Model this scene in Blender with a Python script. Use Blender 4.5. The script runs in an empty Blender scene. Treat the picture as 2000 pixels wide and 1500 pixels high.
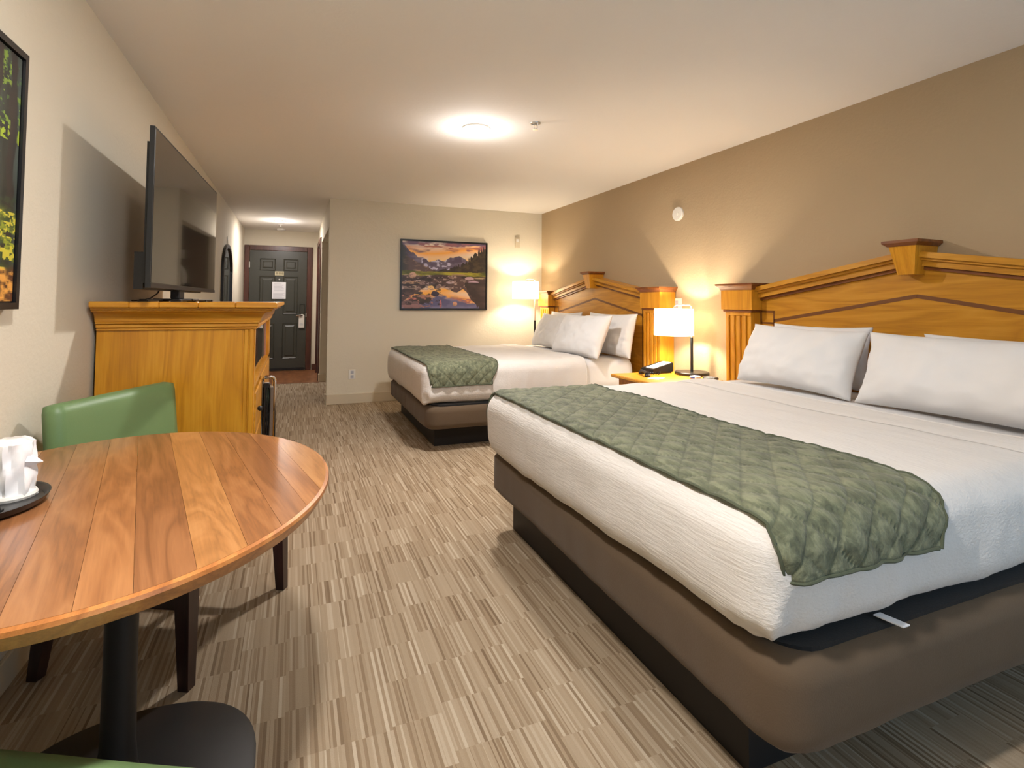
import bpy, bmesh, math, random
import numpy as np
from mathutils import Vector, Matrix
random.seed(7)
PI = math.pi
C = bpy.context.scene.collection

# ------------------------------------------------------------------ camera
F, PX, PY, YAW, PITCH, ROLL, HC = 1045.755, 1000.016, 549.187, 0.38533, 0.0395, 0.0066, 1.2149
cy_, sy_, cp_, sp_, cr_, sr_ = math.cos(YAW), math.sin(YAW), math.cos(PITCH), math.sin(PITCH), math.cos(ROLL), math.sin(ROLL)
f0 = Vector((sy_, cy_, 0)); r0 = Vector((cy_, -sy_, 0)); u0 = Vector((0, 0, 1))
fw = cp_*f0 + sp_*u0; up = cp_*u0 - sp_*f0
rr = cr_*r0 + sr_*up; uu = cr_*up - sr_*r0
cam_d = bpy.data.cameras.new('camera'); cam = bpy.data.objects.new('camera', cam_d); C.objects.link(cam)
M = Matrix((( rr.x, uu.x, -fw.x, 0), (rr.y, uu.y, -fw.y, 0), (rr.z, uu.z, -fw.z, HC), (0, 0, 0, 1)))
cam.matrix_world = M
cam_d.sensor_width = 36; cam_d.lens = F/2000*36
cam_d.shift_x = -(PX-1000)/2000; cam_d.shift_y = -(750-PY)/2000
cam_d.clip_start = 0.02
sc = bpy.context.scene; sc.camera = cam
sc.view_settings.view_transform = 'Standard'; sc.view_settings.look = 'None'
sc.view_settings.exposure = 0.18; sc.view_settings.gamma = 1; sc.view_settings.use_curve_mapping = False

# ------------------------------------------------------------------ world + lights
w = bpy.data.worlds.new('world'); sc.world = w; w.use_nodes = True
bg = w.node_tree.nodes['Background']; bg.inputs[0].default_value = (0.42, 0.70, 1.0, 1); bg.inputs[1].default_value = 1.9

YNEAR = -1.3
def light(name, kind, loc, energy, color, size=0.1, rot=None, **k):
    d = bpy.data.lights.new(name, kind); d.energy = energy; d.color = color
    if kind == 'AREA': d.shape = k.get('shape', 'DISK'); d.size = size; d.size_y = k.get('size_y', size)
    elif kind in ('POINT', 'SPOT'): d.shadow_soft_size = size
    if k.get('portal'): d.cycles.is_portal = True
    if 'spread' in k: d.spread = k['spread']
    o = bpy.data.objects.new(name, d); C.objects.link(o); o.location = loc
    if rot: o.rotation_euler = rot
    return o
WARM = (1.0, 0.955, 0.92); LAMP = (1.0, 0.87, 0.68)
light('ceiling_downlight_beam', 'AREA', (1.16, 3.55, 2.405), 40, WARM, 0.16)
light('ceiling_downlight_beam', 'AREA', (0.05, 0.75, 2.405), 34, WARM, 0.16)
light('hall_light_beam', 'AREA', (-0.23, 8.9, 2.405), 18, (1, .92, .87), 0.14)
light('ceiling_downlight_fill', 'POINT', (1.16, 3.55, 2.27), 6, WARM, 0.06)  # extra point light hung below the disc, added to brighten the ceiling
light('ceiling_downlight_fill', 'POINT', (0.05, 0.75, 2.22), 18, WARM, 0.06)  # added fill point under the unseen disc, lifts the ceiling widely
light('hall_light_fill', 'POINT', (-0.23, 8.9, 2.27), 6, (1, .92, .87), 0.06)  # added fill point under the hall disc, brightens hall ceiling and walls
light('near_lamp_bulb', 'POINT', (2.87, 3.56, 1.06), 34, LAMP, 0.035)
light('far_lamp_bulb', 'POINT', (2.77, 6.36, 1.37), 24, LAMP, 0.035)
light('window_portal', 'AREA', (1.9, YNEAR-.05, 1.25), 1, (1, 1, 1), 2.2, (-PI/2, 0, 0), shape='RECTANGLE', size_y=2.1, portal=True)

# ------------------------------------------------------------------ node helpers
class NT:
    def __init__(s, name):
        s.m = bpy.data.materials.new(name); s.m.use_nodes = True; s.t = s.m.node_tree; s.n = s.t.nodes
        s.b = s.n['Principled BSDF']; s.out = s.n['Material Output']
    def put(s, sock, v):
        if hasattr(v, 'node'): s.t.links.new(v, sock)
        elif isinstance(v, (tuple, list)) and len(v) == 3 and sock.type == 'RGBA': sock.default_value = (*v, 1)
        else: sock.default_value = v
    def nd(s, typ, ins=None, out=0, **props):
        n = s.n.new(typ)
        for k, v in props.items(): setattr(n, k, v)
        for k, v in (ins or {}).items(): s.put(n.inputs[k], v)
        return n.outputs[out]
    def math(s, op, a, b=0.0, c=0.0): return s.nd('ShaderNodeMath', {0: a, 1: b, 2: c}, operation=op)
    def coord(s, kind='Object'):
        n = s.n.new('ShaderNodeTexCoord'); return n.outputs[kind]
    def map(s, v, scale=(1, 1, 1), rot=(0, 0, 0), loc=(0, 0, 0)):
        return s.nd('ShaderNodeMapping', {'Vector': v, 'Scale': scale, 'Rotation': rot, 'Location': loc})
    def noise(s, v, scale=5, detail=4, rough=.5, dist=0.0):
        return s.nd('ShaderNodeTexNoise', {'Vector': v, 'Scale': scale, 'Detail': detail, 'Roughness': rough, 'Distortion': dist})
    def ramp(s, fac, stops):
        n = s.n.new('ShaderNodeValToRGB'); s.t.links.new(fac, n.inputs[0]); e = n.color_ramp.elements
        while len(e) < len(stops): e.new(.5)
        for i, (p, c) in enumerate(stops): e[i].position = p; e[i].color = (*c, 1) if len(c) == 3 else c
        return n.outputs[0]
    def mix(s, fac, a, b, mode='MIX'):
        n = s.n.new('ShaderNodeMix'); n.data_type = 'RGBA'; n.blend_type = mode
        s.put(n.inputs[0], fac); s.put(n.inputs[6], a); s.put(n.inputs[7], b); return n.outputs[2]
    def bump(s, h, strength=.3, dist=.01):
        o = s.nd('ShaderNodeBump', {'Height': h, 'Strength': strength, 'Distance': dist}); s.t.links.new(o, s.b.inputs['Normal'])
    def set(s, **k):
        for a, v in k.items(): s.put(s.b.inputs[a.replace('_', ' ')], v)
        return s.m

def srgb(r, g, b):
    f = lambda c: (c/255/12.92) if c <= 10 else ((c/255+.055)/1.055)**2.4
    return (f(r), f(g), f(b))

def plain(name, col, rough=.5, metal=0.0, **k):
    n = NT(name); return n.set(Base_Color=col, Roughness=rough, Metallic=metal, **k)

def wall_mat(name, col, s=1.0):
    n = NT(name); v = n.coord()
    a = n.noise(v, 1.3, 3); c = n.mix(n.math('MULTIPLY', a, .10), col, tuple(x*.8 for x in col))
    h = n.noise(v, 55, 3, .55); h2 = n.noise(v, 18, 2, .5)
    n.bump(n.math('ADD', h, n.math('MULTIPLY', h2, .8)), .22*s, .006)
    return n.set(Base_Color=c, Roughness=.85)

def wood(name, c1, c2, c3, axis='Z', rough=.35, scale=1.0, coat=.2, fig=7.0):
    n = NT(name); v = n.coord()
    st = {'X': (.12, 1, 1), 'Y': (1, .12, 1), 'Z': (1, 1, .12)}[axis]
    v1 = n.map(v, tuple(x*scale for x in st))
    a = n.noise(v1, fig, 3, .5, .6)
    ring = n.math('FRACT', n.math('MULTIPLY', a, 7.0)); ring = n.math('ABSOLUTE', n.math('SUBTRACT', ring, .5)); ring = n.math('MULTIPLY', ring, 2.0)
    st2 = {'X': (.03, 1, 1), 'Y': (1, .03, 1), 'Z': (1, 1, .03)}[axis]
    fine = n.noise(n.map(v, tuple(x*scale for x in st2)), 160, 3, .6)
    f = n.math('ADD', n.math('MULTIPLY', ring, .38), n.math('MULTIPLY', fine, .6))
    col = n.ramp(f, [(.15, c3), (.5, c2), (.85, c1)])
    n.bump(fine, .08, .002)
    return n.set(Base_Color=col, Roughness=rough, Coat_Weight=coat, Coat_Roughness=.25)

M_WALL = wall_mat('cream_wall_paint', srgb(222, 213, 193))
M_TAUPE = wall_mat('taupe_wall_paint', srgb(174, 152, 120))
M_CEIL = wall_mat('ceiling_paint', srgb(240, 236, 230), .6)
M_BASE = plain('baseboard_paint', srgb(206, 193, 168), .5)
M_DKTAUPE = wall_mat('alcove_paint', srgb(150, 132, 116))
OAK = wood('honey_oak', srgb(218, 156, 44), srgb(204, 138, 26), srgb(180, 116, 20), 'Z', scale=1.0)
OAKY = wood('honey_oak_along', srgb(206, 148, 50), srgb(192, 132, 30), srgb(168, 110, 20), 'Y', scale=1.0)
OAKDK = wood('dark_oak_trim', srgb(138, 84, 34), srgb(120, 66, 26), srgb(96, 50, 20), 'Y')
OAKX = wood('honey_oak_across', srgb(216, 156, 52), srgb(202, 136, 32), srgb(178, 112, 22), 'X')
INLAY = plain('brown_inlay', srgb(112, 66, 22), .45)
MAHOG = wood('red_brown_door_trim', srgb(98, 56, 40), srgb(82, 44, 31), srgb(62, 32, 23), 'Z', rough=.4)
ESPR = wood('espresso_wood', srgb(58, 30, 26), srgb(44, 22, 20), srgb(30, 16, 15), 'Z', rough=.35)
BLACKM = plain('black_cast_iron', srgb(34, 33, 33), .5, 0.3)
BLACKP = plain('black_plastic', srgb(18, 18, 20), .35)
BLACKG = plain('gloss_black', srgb(12, 12, 13), .08, 0, Coat_Weight=1.0)
CHROME = plain('chrome', (.85, .85, .87), .1, 1.0)
NICKEL = plain('brushed_nickel', (.72, .70, .66), .3, 1.0)
WHITEP = plain('white_plastic', srgb(232, 228, 220), .4)
PAPER = plain('white_paper', srgb(238, 238, 242), .8)
GREYP = plain('grey_print', srgb(178, 180, 190), .8)
DOORG = plain('olive_grey_door_paint', srgb(66, 66, 58), .38)
SCREEN = plain('tv_screen_glass', srgb(26, 26, 24), .06, 0, Specular_IOR_Level=1.0, Coat_Weight=.35, Coat_Roughness=.02)
TVB = plain('tv_casing', srgb(30, 30, 31), .4)
MIRROR = plain('mirror_glass', (.8, .83, .85), .02, 1.0)
MICRO = plain('dark_blue_black', srgb(24, 26, 38), .2)
BLUE = plain('blue_ink', srgb(60, 90, 190), .6)
KICK = plain('black_bed_frame', srgb(22, 18, 18), .6)
FRIDGE = plain('grey_fridge_door', srgb(120, 108, 96), .4)

def fabric(name, col, scale=220, rough=.9, amp=.25, var=.12):
    n = NT(name); v = n.coord()
    a = n.noise(v, scale, 2, .6); b = n.noise(v, 6, 3)
    c = n.mix(n.math('MULTIPLY', b, var), col, tuple(x*.55 for x in col))
    n.bump(a, amp, .002)
    return n.set(Base_Color=c, Roughness=rough, Sheen_Weight=.1)
BROWNF = fabric('brown_bed_base_cover', srgb(92, 74, 54), 300, .9, .3, .5)
BLACKF = fabric('black_deck_mesh', srgb(12, 11, 14))
PILLOWF = fabric('white_pillowcase', srgb(220, 218, 217), 150, .85, .1, .03)

def sheet_mat():
    n = NT('white_crinkled_bedspread'); v = n.coord()
    a = n.noise(n.map(v, (1.0, .16, 1.6)), 95, 3, .55, .4)
    b = n.noise(n.map(v, (1.0, .3, 1.0)), 30, 3, .5, .5)
    n.bump(n.math('ADD', a, n.math('MULTIPLY', b, .5)), .42, .006)
    return n.set(Base_Color=srgb(216, 211, 206), Roughness=.9, Sheen_Weight=.15)
SHEET = sheet_mat()
def runner_mat():
    n = NT('mottled_green_quilt'); v = n.coord()
    a = n.noise(n.map(v, (1.0, .30, .8), (0, 0, .25)), 48, 4, .62, .35)
    b = n.noise(v, 7, 3, .6)
    f = n.math('ADD', n.math('MULTIPLY', a, .8), n.math('MULTIPLY', b, .25))
    c = n.ramp(f, [(.34, srgb(66, 70, 52)), (.5, srgb(94, 98, 74)), (.64, srgb(122, 125, 98)), (.8, srgb(102, 105, 85))])
    at = n.n.new('ShaderNodeAttribute'); at.attribute_name = 'stitch_shade'; c = n.mix(n.math('MULTIPLY', at.outputs['Fac'], .5), c, srgb(58, 64, 46))  # stitch lines darkened in the colour, standing in for crease shade
    n.bump(n.math('SUBTRACT', a, n.math('MULTIPLY', at.outputs['Fac'], .5)), .6, .008)
    return n.set(Base_Color=c, Roughness=.8, Sheen_Weight=.15)
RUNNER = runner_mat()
BIND = fabric('dark_green_binding', srgb(76, 82, 62))
def leather():
    n = NT('sage_green_vinyl'); v = n.coord()
    n.bump(n.noise(v, 260, 2, .5), .12, .002)
    return n.set(Base_Color=srgb(104, 132, 86), Roughness=.45)
GREEN = leather()

def carpet():
    n = NT('striped_carpet'); v = n.coord()
    sp = n.n.new('ShaderNodeSeparateXYZ'); n.t.links.new(v, sp.inputs[0]); x, y = sp.outputs[0], sp.outputs[1]
    def fl(a, s, o=0.0): return n.math('FLOOR', n.math('MULTIPLY_ADD', a, s, o))
    def wn(a, b, k):
        cv = n.nd('ShaderNodeCombineXYZ', {0: a, 1: b, 2: k}); return n.nd('ShaderNodeTexWhiteNoise', {'Vector': cv}, noise_dimensions='3D')
    xg = n.math('ADD', x, n.math('MULTIPLY', wn(fl(x, 7.3), 0.0, 3.0), .0))
    off = wn(fl(xg, 7.0), 1.0, 2.0)
    row = n.math('FLOOR', n.math('ADD', n.math('MULTIPLY', y, 5.4), n.math('MULTIPLY', off, .6)))
    s1 = wn(fl(x, 105.0), row, 5.0); s2 = wn(fl(x, 57.0, .3), row, 9.0); s3 = wn(fl(x, 9.0, .7), row, 4.0)
    par = n.math('FLOORED_MODULO', n.math('ADD', fl(x, 105.0), n.math('FLOOR', n.math('MULTIPLY', s2, 1.99))), 2.0)
    f = n.math('ADD', n.math('ADD', n.math('MULTIPLY', s1, .50), n.math('MULTIPLY', s2, .20)), n.math('ADD', n.math('MULTIPLY', s3, .04), n.math('MULTIPLY', par, .26)))
    col = n.ramp(f, [(.06, srgb(116, 93, 68)), (.26, srgb(142, 120, 94)), (.46, srgb(163, 143, 117)), (.68, srgb(172, 153, 128)), (.92, srgb(194, 178, 155))])
    g = n.noise(v, 330, 2, .7); g2 = n.noise(v, 2.2, 3, .5)
    col = n.mix(n.math('MULTIPLY', g, .38), col, srgb(112, 98, 76))
    h = n.math('ADD', n.math('MULTIPLY', g, .6), n.math('MULTIPLY', s1, .4))
    n.bump(h, .45, .006)
    return n.set(Base_Color=col, Roughness=.95)
CARPET = carpet()
def hallfloor():
    n = NT('brown_vinyl_plank'); v = n.coord()
    a = n.noise(n.map(v, (1, .2, 1)), 12, 4, .6); c = n.ramp(a, [(.3, srgb(110, 68, 38)), (.7, srgb(158, 104, 64))])
    return n.set(Base_Color=c, Roughness=.35)
HALLF = hallfloor()
def shade_mat():
    n = NT('lit_lampshade')
    tr = n.nd('ShaderNodeBsdfTranslucent', {'Color': (1, .93, .8)}); df = n.nd('ShaderNodeBsdfDiffuse', {'Color': (.9, .85, .76)})
    mx = n.nd('ShaderNodeMixShader', {0: .4, 1: tr, 2: df}); em = n.nd('ShaderNodeEmission', {'Color': (1, .92, .78), 'Strength': 1.3})
    ad = n.nd('ShaderNodeAddShader', {0: mx, 1: em}); n.t.links.new(ad, n.out.inputs[0]); return n.m
SHADE = shade_mat()
def emit(name, col, s):
    n = NT(name); return n.set(Base_Color=col, Emission_Color=col, Emission_Strength=s)
LED = emit('led_diffuser', (1, .97, .95), 40)

# ------------------------------------------------------------------ mesh helpers
class MB:
    def __init__(s): s.v = []; s.f = []
    def add(s, vs, fs):
        o = len(s.v); s.v += [tuple(map(float, p)) for p in vs]; s.f += [tuple(i+o for i in f) for f in fs]; return s
    def box(s, x0, x1, y0, y1, z0, z1, b=0.0):
        if b <= 0:
            vs = [(x, y, z) for z in (z0, z1) for (x, y) in ((x0, y0), (x1, y0), (x1, y1), (x0, y1))]
            return s.add(vs, [(3, 2, 1, 0), (4, 5, 6, 7), (0, 1, 5, 4), (1, 2, 6, 5), (2, 3, 7, 6), (3, 0, 4, 7)])
        # chamfered box: each corner gives three vertices
        X = (x0, x1); Y = (y0, y1); Z = (z0, z1); sg = (1, -1); vs = []; idx = {}
        for i in (0, 1):
            for j in (0, 1):
                for k in (0, 1):
                    for a in range(3):
                        p = [X[i]+sg[i]*b, Y[j]+sg[j]*b, Z[k]+sg[k]*b]; p[a] = (X, Y, Z)[a][(i, j, k)[a]]
                        idx[i, j, k, a] = len(vs); vs.append(tuple(p))
        fs = []
        for a in range(3):
            b1, c1 = [(1, 2), (2, 0), (0, 1)][a]
            for sd in (0, 1):
                q = []
                for (m, n_) in ((0, 0), (1, 0), (1, 1), (0, 1)):
                    t = [0, 0, 0]; t[a] = sd; t[b1] = m; t[c1] = n_; q.append(idx[t[0], t[1], t[2], a])
                fs.append(tuple(q if sd else q[::-1]))
        for a in range(3):
            b1, c1 = [(1, 2), (2, 0), (0, 1)][a]
            for m in (0, 1):
                for n_ in (0, 1):
                    t0 = [0]*3; t1 = [0]*3; t1[a] = 1; t0[b1] = t1[b1] = m; t0[c1] = t1[c1] = n_
                    fs.append((idx[(*t0, b1)], idx[(*t1, b1)], idx[(*t1, c1)], idx[(*t0, c1)]))
        for i in (0, 1):
            for j in (0, 1):
                for k in (0, 1): fs.append((idx[i, j, k, 0], idx[i, j, k, 1], idx[i, j, k, 2]))
        return s.add(vs, fs)
    def prism(s, poly, vec):   # poly: list of 3D points (planar), extruded by vec
        n = len(poly); p = [Vector(q) for q in poly]; q = [a+Vector(vec) for a in p]
        return s.add(p+q, [tuple(range(n))[::-1], tuple(range(n, 2*n))]+[(i, (i+1) % n, n+(i+1) % n, n+i) for i in range(n)])
    def loft(s, rings, cap=True, closed=True):
        n = len(rings[0]); vs = [p for r in rings for p in r]; fs = []
        for k in range(len(rings)-1):
            for i in range(n if closed else n-1):
                j = (i+1) % n; fs.append((k*n+i, k*n+j, (k+1)*n+j, (k+1)*n+i))
        if cap: fs += [tuple(range(n))[::-1], tuple(range((len(rings)-1)*n, len(rings)*n))]
        return s.add(vs, fs)
    def lathe(s, prof, c=(0, 0), n=32, sy=1.0, sx=1.0):
        return s.loft([[(c[0]+r*sx*math.cos(2*PI*i/n), c[1]+r*sy*math.sin(2*PI*i/n), z) for i in range(n)] for r, z in prof])
    def tube(s, pts, r, n=8, rr=None):
        pts = [Vector(p) for p in pts]; rings = []
        for i, p in enumerate(pts):
            t = (pts[min(i+1, len(pts)-1)]-pts[max(i-1, 0)]).normalized()
            ref = Vector((0, 0, 1)) if abs(t.z) < .9 else Vector((1, 0, 0))
            a = t.cross(ref).normalized(); b = t.cross(a)
            R = rr[i] if rr else r
            rings.append([p+R*(math.cos(2*PI*k/n)*a+math.sin(2*PI*k/n)*b) for k in range(n)])
        return s.loft(rings)

def mk(name, mb, mat, parent=None, loc=None, smooth=False, local=False, angle=40):
    """link mb as one mesh object; coordinates are world unless local"""
    root = parent
    while root is not None and root.parent is not None: root = root.parent
    o0 = Vector(root.location) if root is not None else (Vector(loc) if loc is not None else None)
    vs = np.array(mb.v, float)
    if o0 is None:
        o0 = Vector(((vs[:, 0].min()+vs[:, 0].max())/2, (vs[:, 1].min()+vs[:, 1].max())/2, vs[:, 2].min()))
    if not local: vs = vs-np.array(o0)
    me = bpy.data.meshes.new(name); me.from_pydata([tuple(p) for p in vs], [], mb.f); me.update()
    bm = bmesh.new(); bm.from_mesh(me); bmesh.ops.recalc_face_normals(bm, faces=bm.faces); bm.to_mesh(me); bm.free()
    if mat: me.materials.append(mat)
    if smooth:
        for p in me.polygons: p.use_smooth = True
        if angle < 180: me.set_sharp_from_angle(angle=math.radians(angle))
    o = bpy.data.objects.new(name, me); C.objects.link(o)
    if parent is not None: o.parent = parent
    else: o.location = o0
    return o
def tag(o, label, cat, group=None):
    o['label'] = label; o['category'] = cat
    if group: o['group'] = group
    return o
def thing(name, label, cat, loc=(0, 0, 0), rz=0, group=None):
    o = bpy.data.objects.new(name, None); C.objects.link(o); o.empty_display_size = .1
    o.location = loc; o.rotation_euler = (0, 0, rz); return tag(o, label, cat, group)
def struct(name, mb, mat, parent=None, **k):
    o = mk(name, mb, mat, parent, **k)
    if parent is None: o['kind'] = 'structure'
    return o
def struct_root(name, loc):
    o = bpy.data.objects.new(name, None); C.objects.link(o); o.location = loc; o['kind'] = 'structure'; return o

# vectorised value noise
def vnoise(p, scale, seed=0):
    q = np.asarray(p, float)*scale; i = np.floor(q).astype(np.int64); f = q-i; f = f*f*(3-2*f); out = 0
    for dx in (0, 1):
        for dy in (0, 1):
            for dz in (0, 1):
                a = (i[..., 0]+dx)*374761393+(i[..., 1]+dy)*668265263+(i[..., 2]+dz)*2147483647+seed*974711
                a = (a ^ (a >> 13))*1274126177; a = (a ^ (a >> 16)) & 0xffffff
                wgt = (f[..., 0] if dx else 1-f[..., 0])*(f[..., 1] if dy else 1-f[..., 1])*(f[..., 2] if dz else 1-f[..., 2])
                out = out+wgt*(a/0xffffff*2-1)
    return out
def fbm(p, scale, oct=3, seed=0):
    r = 0; a = 1
    for k in range(oct): r = r+a*vnoise(p, scale*2**k, seed+k*7); a *= .5
    return r

# ------------------------------------------------------------------ room shell
XL, XR, XH, YB, YH, H, YN = -0.8187, 3.149, 0.368, 6.68, 10.17, 2.44, -1.3
T = .12
def quad(a, b, c, d): return MB().add([a, b, c, d], [(0, 1, 2, 3)])
struct('floor', MB().box(XL-T, XR+T, YN-.3, 8.57, -.1, 0), CARPET, loc=(0, 0, 0))
struct('floor_hall', MB().box(XL-T, 1.3, 8.57, YH+.3, -.1, 0.0), HALLF, loc=(0, 0, 0))
struct('trim_1', MB().box(XL, XH, 8.555, 8.59, 0, .006, .002), HALLF)
struct('ceiling', MB().box(XL-T, XR+T, YN-.3, YH+.3, H, H+.1), M_CEIL, loc=(0, 0, 0))
struct('wall_left', MB().box(XL-T, XL, YN-.2, YH+.2, 0, H), M_WALL, loc=(0, 0, 0))
struct('wall_right', MB().box(XR, XR+T, YN-.2, YB+T, 0, H), M_TAUPE, loc=(0, 0, 0))
struct('wall_back', MB().box(XH, XR, YB, YB+.13, 0, H), M_WALL, loc=(0, 0, 0))
# wall behind the camera with a wide window
wn_ = MB(); wn_.box(XL, .8, YN-.12, YN, 0, H); wn_.box(3.0, XR, YN-.12, YN, 0, H); wn_.box(.8, 3.0, YN-.12, YN, 0, .2); wn_.box(.8, 3.0, YN-.12, YN, 2.3, H)
struct('wall_near', wn_, M_WALL, loc=(0, 0, 0))
wr = struct_root('window_1', (1.9, YN-.1, .2))
wf = MB()
for a in ((.8, .85, .2, 2.3), (2.95, 3.0, .2, 2.3), (.85, 2.95, .2, .25), (.85, 2.95, 2.25, 2.3), (1.88, 1.92, .25, 2.25)):
    wf.box(a[0], a[1], YN-.1, YN-.05, a[2], a[3])
mk('window_frame', wf, WHITEP, wr)
# hall right wall, alcove opening (y 6.81 .. 8.6), closet door casing beyond
hr = MB(); hr.box(XH, XH+.1, 8.60, 8.78, 0, H); hr.box(XH, XH+.1, 8.78, 9.72, 2.12, H); hr.box(XH, XH+.1, 9.72, YH, 0, H)
hr.box(XH, XH+.1, YB+.13, 8.60, 2.11, H)
struct('wall_hall', hr, M_WALL, loc=(0, 0, 0))
struct('wall_alcove_end', MB().box(XH+.1, 1.25, 8.60, 8.68, 0, H), M_DKTAUPE, loc=(0, 0, 0))
struct('wall_alcove_side', MB().box(1.15, 1.25, YB+.13, 8.60, 0, H), M_DKTAUPE, loc=(0, 0, 0))
struct('wall_alcove_head', MB().box(XH+.1, 1.15, YB+.13, 8.60, 2.3, H), M_DKTAUPE, loc=(0, 0, 0))
struct('wall_end', MB().box(XL, XH+.1, YH, YH+.12, 0, H), M_WALL, loc=(0, 0, 0))
# baseboards
struct('baseboard_back', MB().box(XH-.012, 3.1, YB-.014, YB, 0, .115, .003), M_BASE)
struct('baseboard_corner', MB().box(XH-.014, XH, YB-.014, YB+.13, 0, .115, .003), M_BASE)
struct('baseboard_left', MB().box(XL, XL+.014, YN, YH-.02, 0, .10, .003), M_BASE)
struct('baseboard_right', MB().box(XR-.014, XR, YN, YB-.02, 0, .115, .003), M_BASE)
struct('baseboard_alcove', MB().box(XH+.0, 1.14, 8.586, 8.60, 0, .115, .003), M_BASE)
struct('baseboard_hall', MB().box(XH-.014, XH, 8.60, 8.70, 0, .115, .003), M_BASE)
struct('baseboard_end', MB().box(.30, XH, YH-.014, YH, 0, .10, .003), MAHOG)
# closet door in the hall's right wall
d2 = struct_root('door_2', (XH, 9.25, 0))
for n_, a in (('casing', (8.70, 8.79, 0, 2.2)), ('casing', (9.71, 9.80, 0, 2.2)), ('casing_head', (8.79, 9.71, 2.12, 2.2))):
    mk(n_, MB().box(XH-.022, XH+.01, a[0], a[1], a[2], a[3], .004), MAHOG, d2)
mk('door_slab', MB().box(XH+.03, XH+.07, 8.79, 9.71, .01, 2.12), MAHOG, d2)
# entrance door
d1 = struct_root('door_1', (-.26, YH, 0))
yd = YH-.012
mk('casing', MB().box(-.806, -.728, YH-.03, YH, 0, 2.17, .005), MAHOG, d1)
mk('casing', MB().box(.197, .285, YH-.03, YH, 0, 2.17, .005), MAHOG, d1)
mk('casing_head', MB().box(-.728, .197, YH-.03, YH, 2.085, 2.17, .005), MAHOG, d1)
slab = mk('door_slab', MB().box(-.722, .192, yd-.01, YH, .012, 2.08), DOORG, d1)
for (xa, xb) in ((-.565, -.315), (-.19, .05)):
    for (za, zb) in ((1.735, 1.945), (.98, 1.64), (.21, .83)):
        p = MB(); yf = yd-.01
        fr = [(xa, za), (xb, za), (xb, zb), (xa, zb)]
        def ring(ins, y): return [(xa+ins, y, za+ins), (xb-ins, y, za+ins), (xb-ins, y, zb-ins), (xa+ins, y, zb-ins)]
        p.loft([ring(0, yf), ring(.008, yf-.010), ring(.020, yf-.003), ring(.042, yf-.003), ring(.062, yf-.012)], cap=False)
        p.add(ring(.062, yf-.012), [(0, 1, 2, 3)])
        mk('door_panel', p, DOORG, slab)
plk = mk('deadlock', MB().box(.085, .165, yd-.05, yd-.01, .99, 1.16, .008), BLACKG, d1)
hd = MB(); hd.tube([(.13, yd-.01, .955), (.13, yd-.06, .955), (.10, yd-.065, .955), (.03, yd-.065, .957)], .011, 8); hd.lathe([(.0, 0)]*1+[(.0, 0)], n=3) if False else None
hd.tube([(.13, yd-.01, .955), (.13, yd-.02, .955)], .03, 16)
mk('lever_handle', hd, CHROME, d1, smooth=True)
mk('peephole', MB().tube([(-.253, yd-.01, 1.585), (-.253, yd-.024, 1.585)], .013, 12), NICKEL, d1)
mk('strike_plate', MB().box(.186, .2, yd-.016, yd-.008, .93, 1.0), NICKEL, d1)
mk('hinge', MB().box(-.735, -.72, yd-.022, yd-.008, 1.78, 1.88), NICKEL, d1)
mk('door_sweep', MB().box(-.72, .19, yd-.02, yd-.008, .012, .05), BLACKP, d1)
th = thing('door_notice', 'white paper notice taped on the dark entrance door', 'notice', (-.253, yd-.012, 1.25))
mk('sheet', MB().box(-.363, -.144, yd-.028, yd-.0235, 1.248, 1.539), PAPER, th)
ln = MB()
for k in range(9):
    z = 1.505-k*.015; ln.box(-.335, -.335+(.15 if k % 3 else .12)+.01*(k % 2), yd-.0288, yd-.0279, z, z+.004)
for k in range(7):
    z = 1.34-k*.012; ln.box(-.345, -.165-.02*(k % 3), yd-.0288, yd-.0279, z, z+.0035)
mk('printed_lines', ln, GREYP, th)['kind'] = 'stuff'
th = thing('evacuation_card', 'small cream card above the peephole on the dark entrance door', 'notice', (-.25, yd-.012, 1.66))
mk('card', MB().box(-.325, -.18, yd-.028, yd-.0235, 1.655, 1.725), plain('cream_card', srgb(206, 196, 160), .6), th)
ln = MB()
for k in range(3): ln.box(-.31+.045*k, -.275+.045*k, yd-.0288, yd-.0279, 1.67, 1.71)
mk('printed_plan', ln, plain('card_print', srgb(150, 140, 110), .6), th)
th = thing('door_hanger', 'white do-not-disturb hanger on the entrance door lever', 'door hanger', (.12, yd-.045, .745))
hp = MB(); hp.prism([(.075, yd-.045, .745), (.165, yd-.045, .745), (.165, yd-.045, .965), (.14, yd-.045, .965), (.14, yd-.045, .93), (.115, yd-.045, .93), (.115, yd-.045, .975), (.075, yd-.045, .975)], (0, .003, 0))
mk('card', hp, WHITEP, th)
mk('printed_lines', MB().box(.09, .15, yd-.0465, yd-.0455, .79, .795).box(.09, .15, yd-.0465, yd-.0455, .805, .81).box(.09, .14, yd-.0465, yd-.0455, .82, .825), GREYP, th)

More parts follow.
